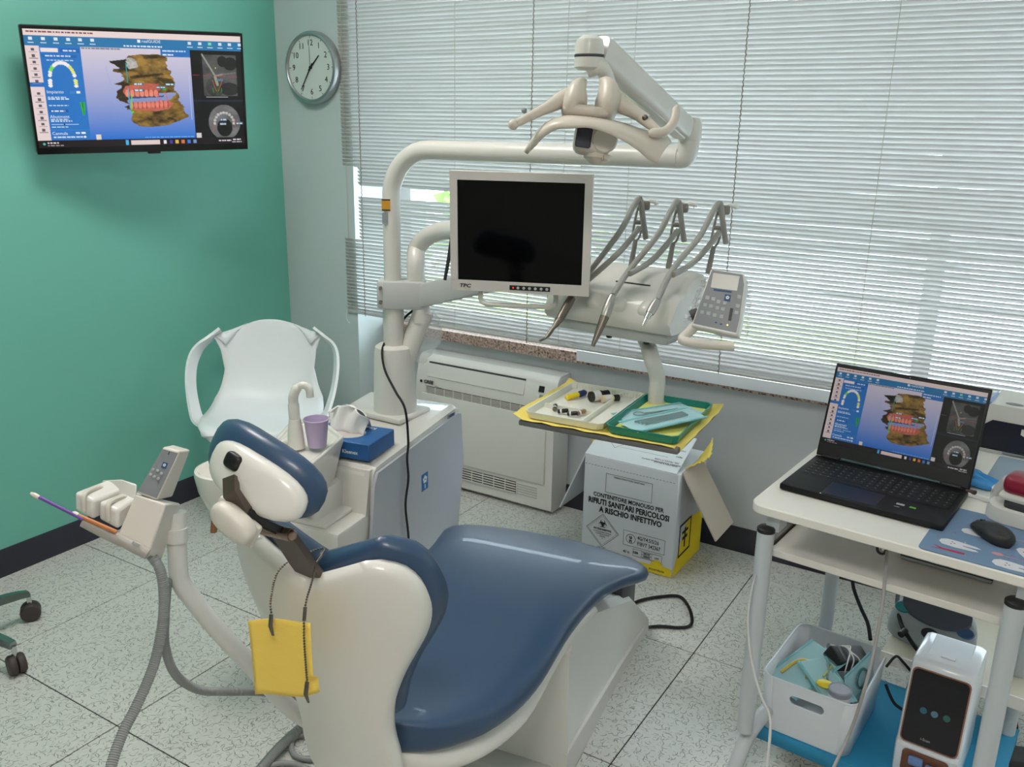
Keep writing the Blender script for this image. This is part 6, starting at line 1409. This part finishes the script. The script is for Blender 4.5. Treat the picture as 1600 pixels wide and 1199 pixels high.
for sg_ in (-1, 1):
    rows = []
    for z in (0, BH*.5, BH):
        f_ = .93+.07*z/BH; pts = [(sg_*(BW/2-.03), -BD/2)]
        for k in range(7): t = R(-90+90*k/6); pts.append((sg_*(BW/2-.03+.03*math.cos(t)), -BD/2+.03+.03*math.sin(t)))
        for k in range(7): t = R(90*k/6); pts.append((sg_*(BW/2-.03+.03*math.cos(t)), BD/2-.03+.03*math.sin(t)))
        rows.append([bkM2 @ Vector((x*f_, y*f_, z)) for x, y in pts])
    mb = MB(); n = len(rows[0]); mb.v = [p for r_ in rows for p in r_]
    for i in range(2):
        for j in range(n-1): mb.f.append((i*n+j, i*n+j+1, (i+1)*n+j+1, (i+1)*n+j))
    solidify(part('side_wall', mb, BSK, bs, 60), .003, -sg_)
part('rim', MB().tube(ring(1, BH), .0024, 6, close=True), BSK, bs)
def yel_wire(M, t):
    part('yellow_retractor', MB().tube(cr([M @ Vector(p) for p in ((-.03, -.05, .006), (-.028, .0, .007), (-.01, .02, .008), (.012, .015, .008), (.022, -.01, .007), (.03, -.02, .007))], 5), .0042, 8), mat('amber_yellow', (222, 190, 80), .3), t)
def yel_lump(M, t):
    part('yellow_guide', MB().ball(M @ Vector((-.015, -.012, .008)), (.022, .018, .006), 12, 8), mat('bright_yellow', (238, 210, 30), .4), t); part('grey_probe', MB().tube([M @ Vector((.0, .0, .006)), M @ Vector((.03, .04, .006))], .003, 8), GREYP, t); part('green_probe', MB().tube([M @ Vector((-.005, .01, .006)), M @ Vector((.035, .035, .005))], .003, 8), mat('lime_plastic', (180, 190, 60), .4), t)
def mask_in(M, t): part('dark_ring', MB().tube([M @ Vector((.022*math.cos(R(a)), .03*math.sin(R(a)), .006)) for a in range(0, 360, 20)], .004, 6, close=True), mat('teal_dark', (40, 96, 100), .4), t)
G2 = 'pouches in the storage basket'
pouch(bkM2 @ Matrix.Translation((-.045, -.03, .130)) @ Matrix.Rotation(R(-28), 4, 'Z') @ Matrix.Rotation(R(22), 4, 'X'), .12, .17, 'blue pouch with a curved yellow retractor at the left of the basket', yel_wire, 11, G2)
pouch(bkM2 @ Matrix.Translation((.020, -.062, .140)) @ Matrix.Rotation(R(52), 4, 'Z') @ Matrix.Rotation(R(16), 4, 'X'), .085, .14, 'blue pouch with a bright yellow piece at the front of the basket', yel_lump, 12, G2)
pouch(bkM2 @ Matrix.Translation((.080, .015, .132)) @ Matrix.Rotation(R(-8), 4, 'Z') @ Matrix.Rotation(R(76), 4, 'Y'), .08, .16, 'blue pouch standing upright against the right side of the basket', mask_in, 13, G2)
adM = bkM2 @ Matrix.Translation((.035, .055, .150)) @ Matrix.Rotation(R(-38), 4, 'Z') @ Matrix.Rotation(R(24), 4, 'Y') @ Matrix.Rotation(R(-14), 4, 'X')
adp = thing('power_adapter', 'black power adapter wound with white cord in the storage basket', 'adapter', adM)
part('block', MB().rbox((0, 0, 0), (.055, .11, .04), .006, 2, adM), BLACK, adp); part('label_patch', MB().box((0, .0, .0203), (.04, .07, .0004), adM), DGREY, adp, 0)
for k in range(3): part('white_cord', MB().tube(cr([adM @ Vector((-.04, -.02+k*.012, -.01)), adM @ Vector((-.02, -.015+k*.01, .024)), adM @ Vector((.0, -.01, .026+.002*k)), adM @ Vector((.022, -.03+k*.02, .024)), adM @ Vector((.038, -.03+k*.018, -.005))], 5), .0018, 6), WHITE2, adp)
jr = Vector(bkM2 @ Vector((.062, -.098, .108))); jr_t = thing('jar', 'small white jar with a grey lid at the front right of the basket', 'jar', jr)
part('body', MB().lathe([(0, -.03), (.026, -.03), (.027, .038), (.025, .042)], 28, Matrix.Translation(jr)), WHITE2, jr_t); part('lid', MB().lathe([(.0275, .036), (.0275, .048), (.0245, .050), (.0235, .0485), (.0, .0485)], 30, Matrix.Translation(jr)), mat('jar_lid_grey', (150, 152, 162), .4), jr_t)

# ------------------------------------------------------------------ plate scanner with touch screen
scM = TR(-.146, 1.995, .1335, R(-4))
sc = thing('plate_scanner', 'white countertop scanner with a black touch screen on the lower shelf', 'scanner', scM)
SW, SH = .140, .278; SCW = mat('scanner_white', (226, 229, 236), .25, coat=.3, var=.01)
prf = [(.0, .0), (.0, .075), (.012, .082), (.052, SH-.012), (.062, SH-.002), (.075, SH), (.215, SH-.01), (.228, SH-.03), (.235, .0)]
rings = []
for x, ins in ((0, .014), (.004, .004), (.014, 0), (SW-.014, 0), (SW-.004, .004), (SW, .014)): rings.append([scM @ Vector((x, y+ins*(1 if y < .1 else -1), max(0, z-ins*(.8 if z > .1 else 0)))) for y, z in prf])
part('housing', MB().loft(rings), SCW, sc, 40)
fM = scM @ frame((SW/2, .030, .168), (1, 0, 0), y=(0, .04, .174))
part('copper_bezel', MB().prism(rrect(-.063, .063, -.088, .094, .013), -.002, .003, fM), mat('copper_trim', (150, 104, 88), .3, metal=.7), sc, 30)
tsc = part('touch_screen', MB().prism(rrect(-.060, .060, -.085, .091, .012), .003, .0042, fM), mat('touch_black', (9, 12, 20), .08, spec=.4), sc, 30)
for x, c_ in ((-.024, (60, 130, 150)), (0, (120, 160, 185)), (.026, (50, 130, 120))): part('screen_icon', MB().lathe([(0, 0), (.0078, 0), (.0078, .0002)], 18, fM @ Matrix.Translation((x, -.002, .0043))), mat('icon_%d' % c_[0], (6, 8, 10), .4, emit=c_, estr=.25), tsc)
text('lettering', 'i-Scan', .009, LGREY, tsc, fM @ Matrix.Translation((-.008, -.069, .0043)))
tld = part('top_lid', MB().rbox((SW/2, .142, SH-.0035), (.088, .115, .004), .0015, 1, scM), SCW, sc); part('lid_latch', MB().rbox((SW/2, .10, SH-.0005), (.032, .012, .004), .0015, 1, scM), SCW, tld)
part('tray_recess', MB().prism(rrect(-.05, .05, -.03, .03, .01), 0, .003, scM @ frame((SW/2, -.001, .042), (1, 0, 0), y=(0, 0, 1))), mat('copper_tray', (120, 76, 58), .35, metal=.4), sc, 30)
part('imaging_plate', MB().rbox((SW/2-.018, -.008, .05), (.032, .012, .022), .004, 2, scM), mat('plate_blue', (110, 140, 190), .4), sc); part('imaging_plate', MB().rbox((SW/2+.02, -.01, .044), (.034, .012, .018), .004, 2, scM), MATS['plate_blue'], sc)

# ------------------------------------------------------------------ ultrasonic unit on the rear shelf
usM = TR(-.128, 2.345, .3035, R(-14))
us = thing('ultrasonic_unit', 'grey oval desktop unit with teal and blue buttons on the rear shelf', 'dental device', usM)
rings = []
for f_, z, yo in ((1.0, 0, 0), (1.0, .03, 0), (.95, .052, .004), (.8, .066, .008)):
    rings.append([usM @ Vector((.11*f_*math.copysign(abs(math.cos(a))**.7, math.cos(a)), yo+.062*f_*math.sin(a), z*(1+.75*math.sin(a)))) for a in [2*math.pi*j/36 for j in range(36)]])
part('housing', MB().loft(rings), mat('unit_grey', (168, 172, 174), .4), us, 45)
part('dark_top', MB().loft([[usM @ Vector((.088*math.cos(a), .016+.031*math.sin(a), z*(1+.75*(.016+.031*math.sin(a))/.05))) for a in [2*math.pi*j/30 for j in range(30)]] for z in (.060, .0685)]), mat('slate_plastic', (74, 76, 88), .45), us, 30)
for x, y, c_, nm in ((-.080, .004, (46, 130, 136), 'teal_button'), (.006, -.026, (34, 34, 40), 'black_button'), (.082, .0, (60, 84, 128), 'blue_button')): part(nm, MB().lathe([(0, .006), (.017, .006), (.019, .003), (.019, 0)], 20, usM @ Matrix.Translation((x, y, .066*(1+.75*(y-.008)/.05)-.002)) @ Matrix.Rotation(R(42), 4, 'X') @ Matrix.Diagonal((1.15, .8, 1, 1))), mat(nm, c_, .4), us)
part('socket', MB().tube([usM @ Vector((-.045, -.056, .03)), usM @ Vector((-.048, -.078, .026))], .009, 10), BLACK, us)
solo('unit_lead', MB().tube(cr([V(1405, 915, 2.5), V(1402, 945, 2.42), V(1408, 975, 2.36), V(1422, 1000, 2.31), V(1440, 1025, 2.29), V(1458, 1055, 2.28)], 6), .0055, 8), RUBBER, 'thick black lead curving beside the grey oval unit', 'cable', 60)
solo('unit_lead', MB().tube(cr([V(1503, 951, 2.42), V(1515, 963, 2.38), V(1523, 980, 2.34), V(1524, 1000, 2.3), V(1518, 1020, 2.3)], 6), .004, 8), RUBBER, 'thin black lead over the right end of the grey oval unit', 'cable', 60)
solo('unit_lead', MB().tube(cr([V(1518, 957, 2.33), V(1500, 970, 2.33), V(1488, 985, 2.32), V(1480, 995, 2.31)], 6), .0035, 8), RUBBER, 'short black lead crossing the dark top of the oval unit', 'cable', 60)
# hanging leads and clutter
solo('desk_lead', MB().tube(cr([V(1220, 822, 2.08), V(1198, 850, 2.05), V(1180, 900, 2.03), V(1170, 950, 2.01), V(1170, 1000, 1.98), V(1178, 1050, 1.94), V(1190, 1090, 1.9), V(1203, 1120, 1.88), V(1203, 1150, 1.86), V(1198, 1205, 1.82)], 6), .0032, 8), LGREY, 'thin grey-white lead hanging beside the left front leg of the desk', 'cable', 60)
solo('desk_lead', MB().tube(cr([V(1386, 862, 1.93), V(1383, 900, 1.88), V(1378, 950, 1.86), V(1365, 1020, 1.85), V(1350, 1080, 1.85), V(1330, 1140, 1.9), V(1300, 1205, 1.87)], 6), .0035, 8), mat('rosy_grey_lead', (160, 154, 154), .5), 'thin grey lead hanging in front of the storage basket', 'cable', 60)
solo('desk_lead', MB().tube(cr([V(1331, 895, 2.62), V(1334, 920, 2.6), V(1345, 950, 2.56), V(1356, 975, 2.52), V(1360, 1000, 2.48)], 6), .0055, 8), RUBBER, 'black lead hanging behind the storage basket', 'cable', 60)
solo('desk_lead', MB().tube(cr([V(1385, 1042, 2.22), V(1400, 1026, 2.24), V(1412, 1036, 2.24), V(1428, 1055, 2.24)], 6), .0035, 8), RUBBER, 'black lead bent like a roof between basket and scanner', 'cable', 60)
solo('desk_lead', MB().tube(cr([V(1384, 1070, 2.30), V(1392, 1090, 2.28), V(1400, 1102, 2.26), V(1415, 1112, 2.24)], 6), .004, 8), RUBBER, 'black lead behind the lower left of the scanner', 'cable', 60)
solo('desk_lead', MB().tube(cr([Vz(1560, 1080, .05), Vz(1580, 1105, .03), Vz(1588, 1140, .02), Vz(1580, 1175, .01), Vz(1570, 1199, .01)], 6), .0055, 8), RUBBER, 'thick black lead on the floor to the right of the desk leg', 'cable', 60)
pwb = thing('floor_adapter', 'dark power adapter lying on the floor right of the desk leg', 'adapter', TR(*Vz(1582, 1196, .0), R(20)))
part('block', MB().rbox((0, 0, .02), (.1, .07, .038), .006, 2, TR(*Vz(1582, 1196, .0), R(20))), DGREY, pwb); part('strain_relief', MB().tube([TR(*Vz(1582, 1196, .0), R(20)) @ Vector((.05, 0, .02)), TR(*Vz(1582, 1196, .0), R(20)) @ Vector((.075, 0, .018))], .006, 8), BLACK, pwb)
hld = thing('cable_hub', 'black and silver cable hub clipped under the desk edge', 'cable hub', V(1378, 858, 1.95))
part('ring', MB().tube([V(1378, 858, 1.95)+Vector((.010*math.cos(R(a)), .004*math.sin(R(a)), .010*math.sin(R(a)))) for a in range(0, 360, 24)], .003, 6, close=True), BLACK, hld); part('core', MB().ball(V(1380, 858, 1.95), .006, 10, 8), CHROME, hld)
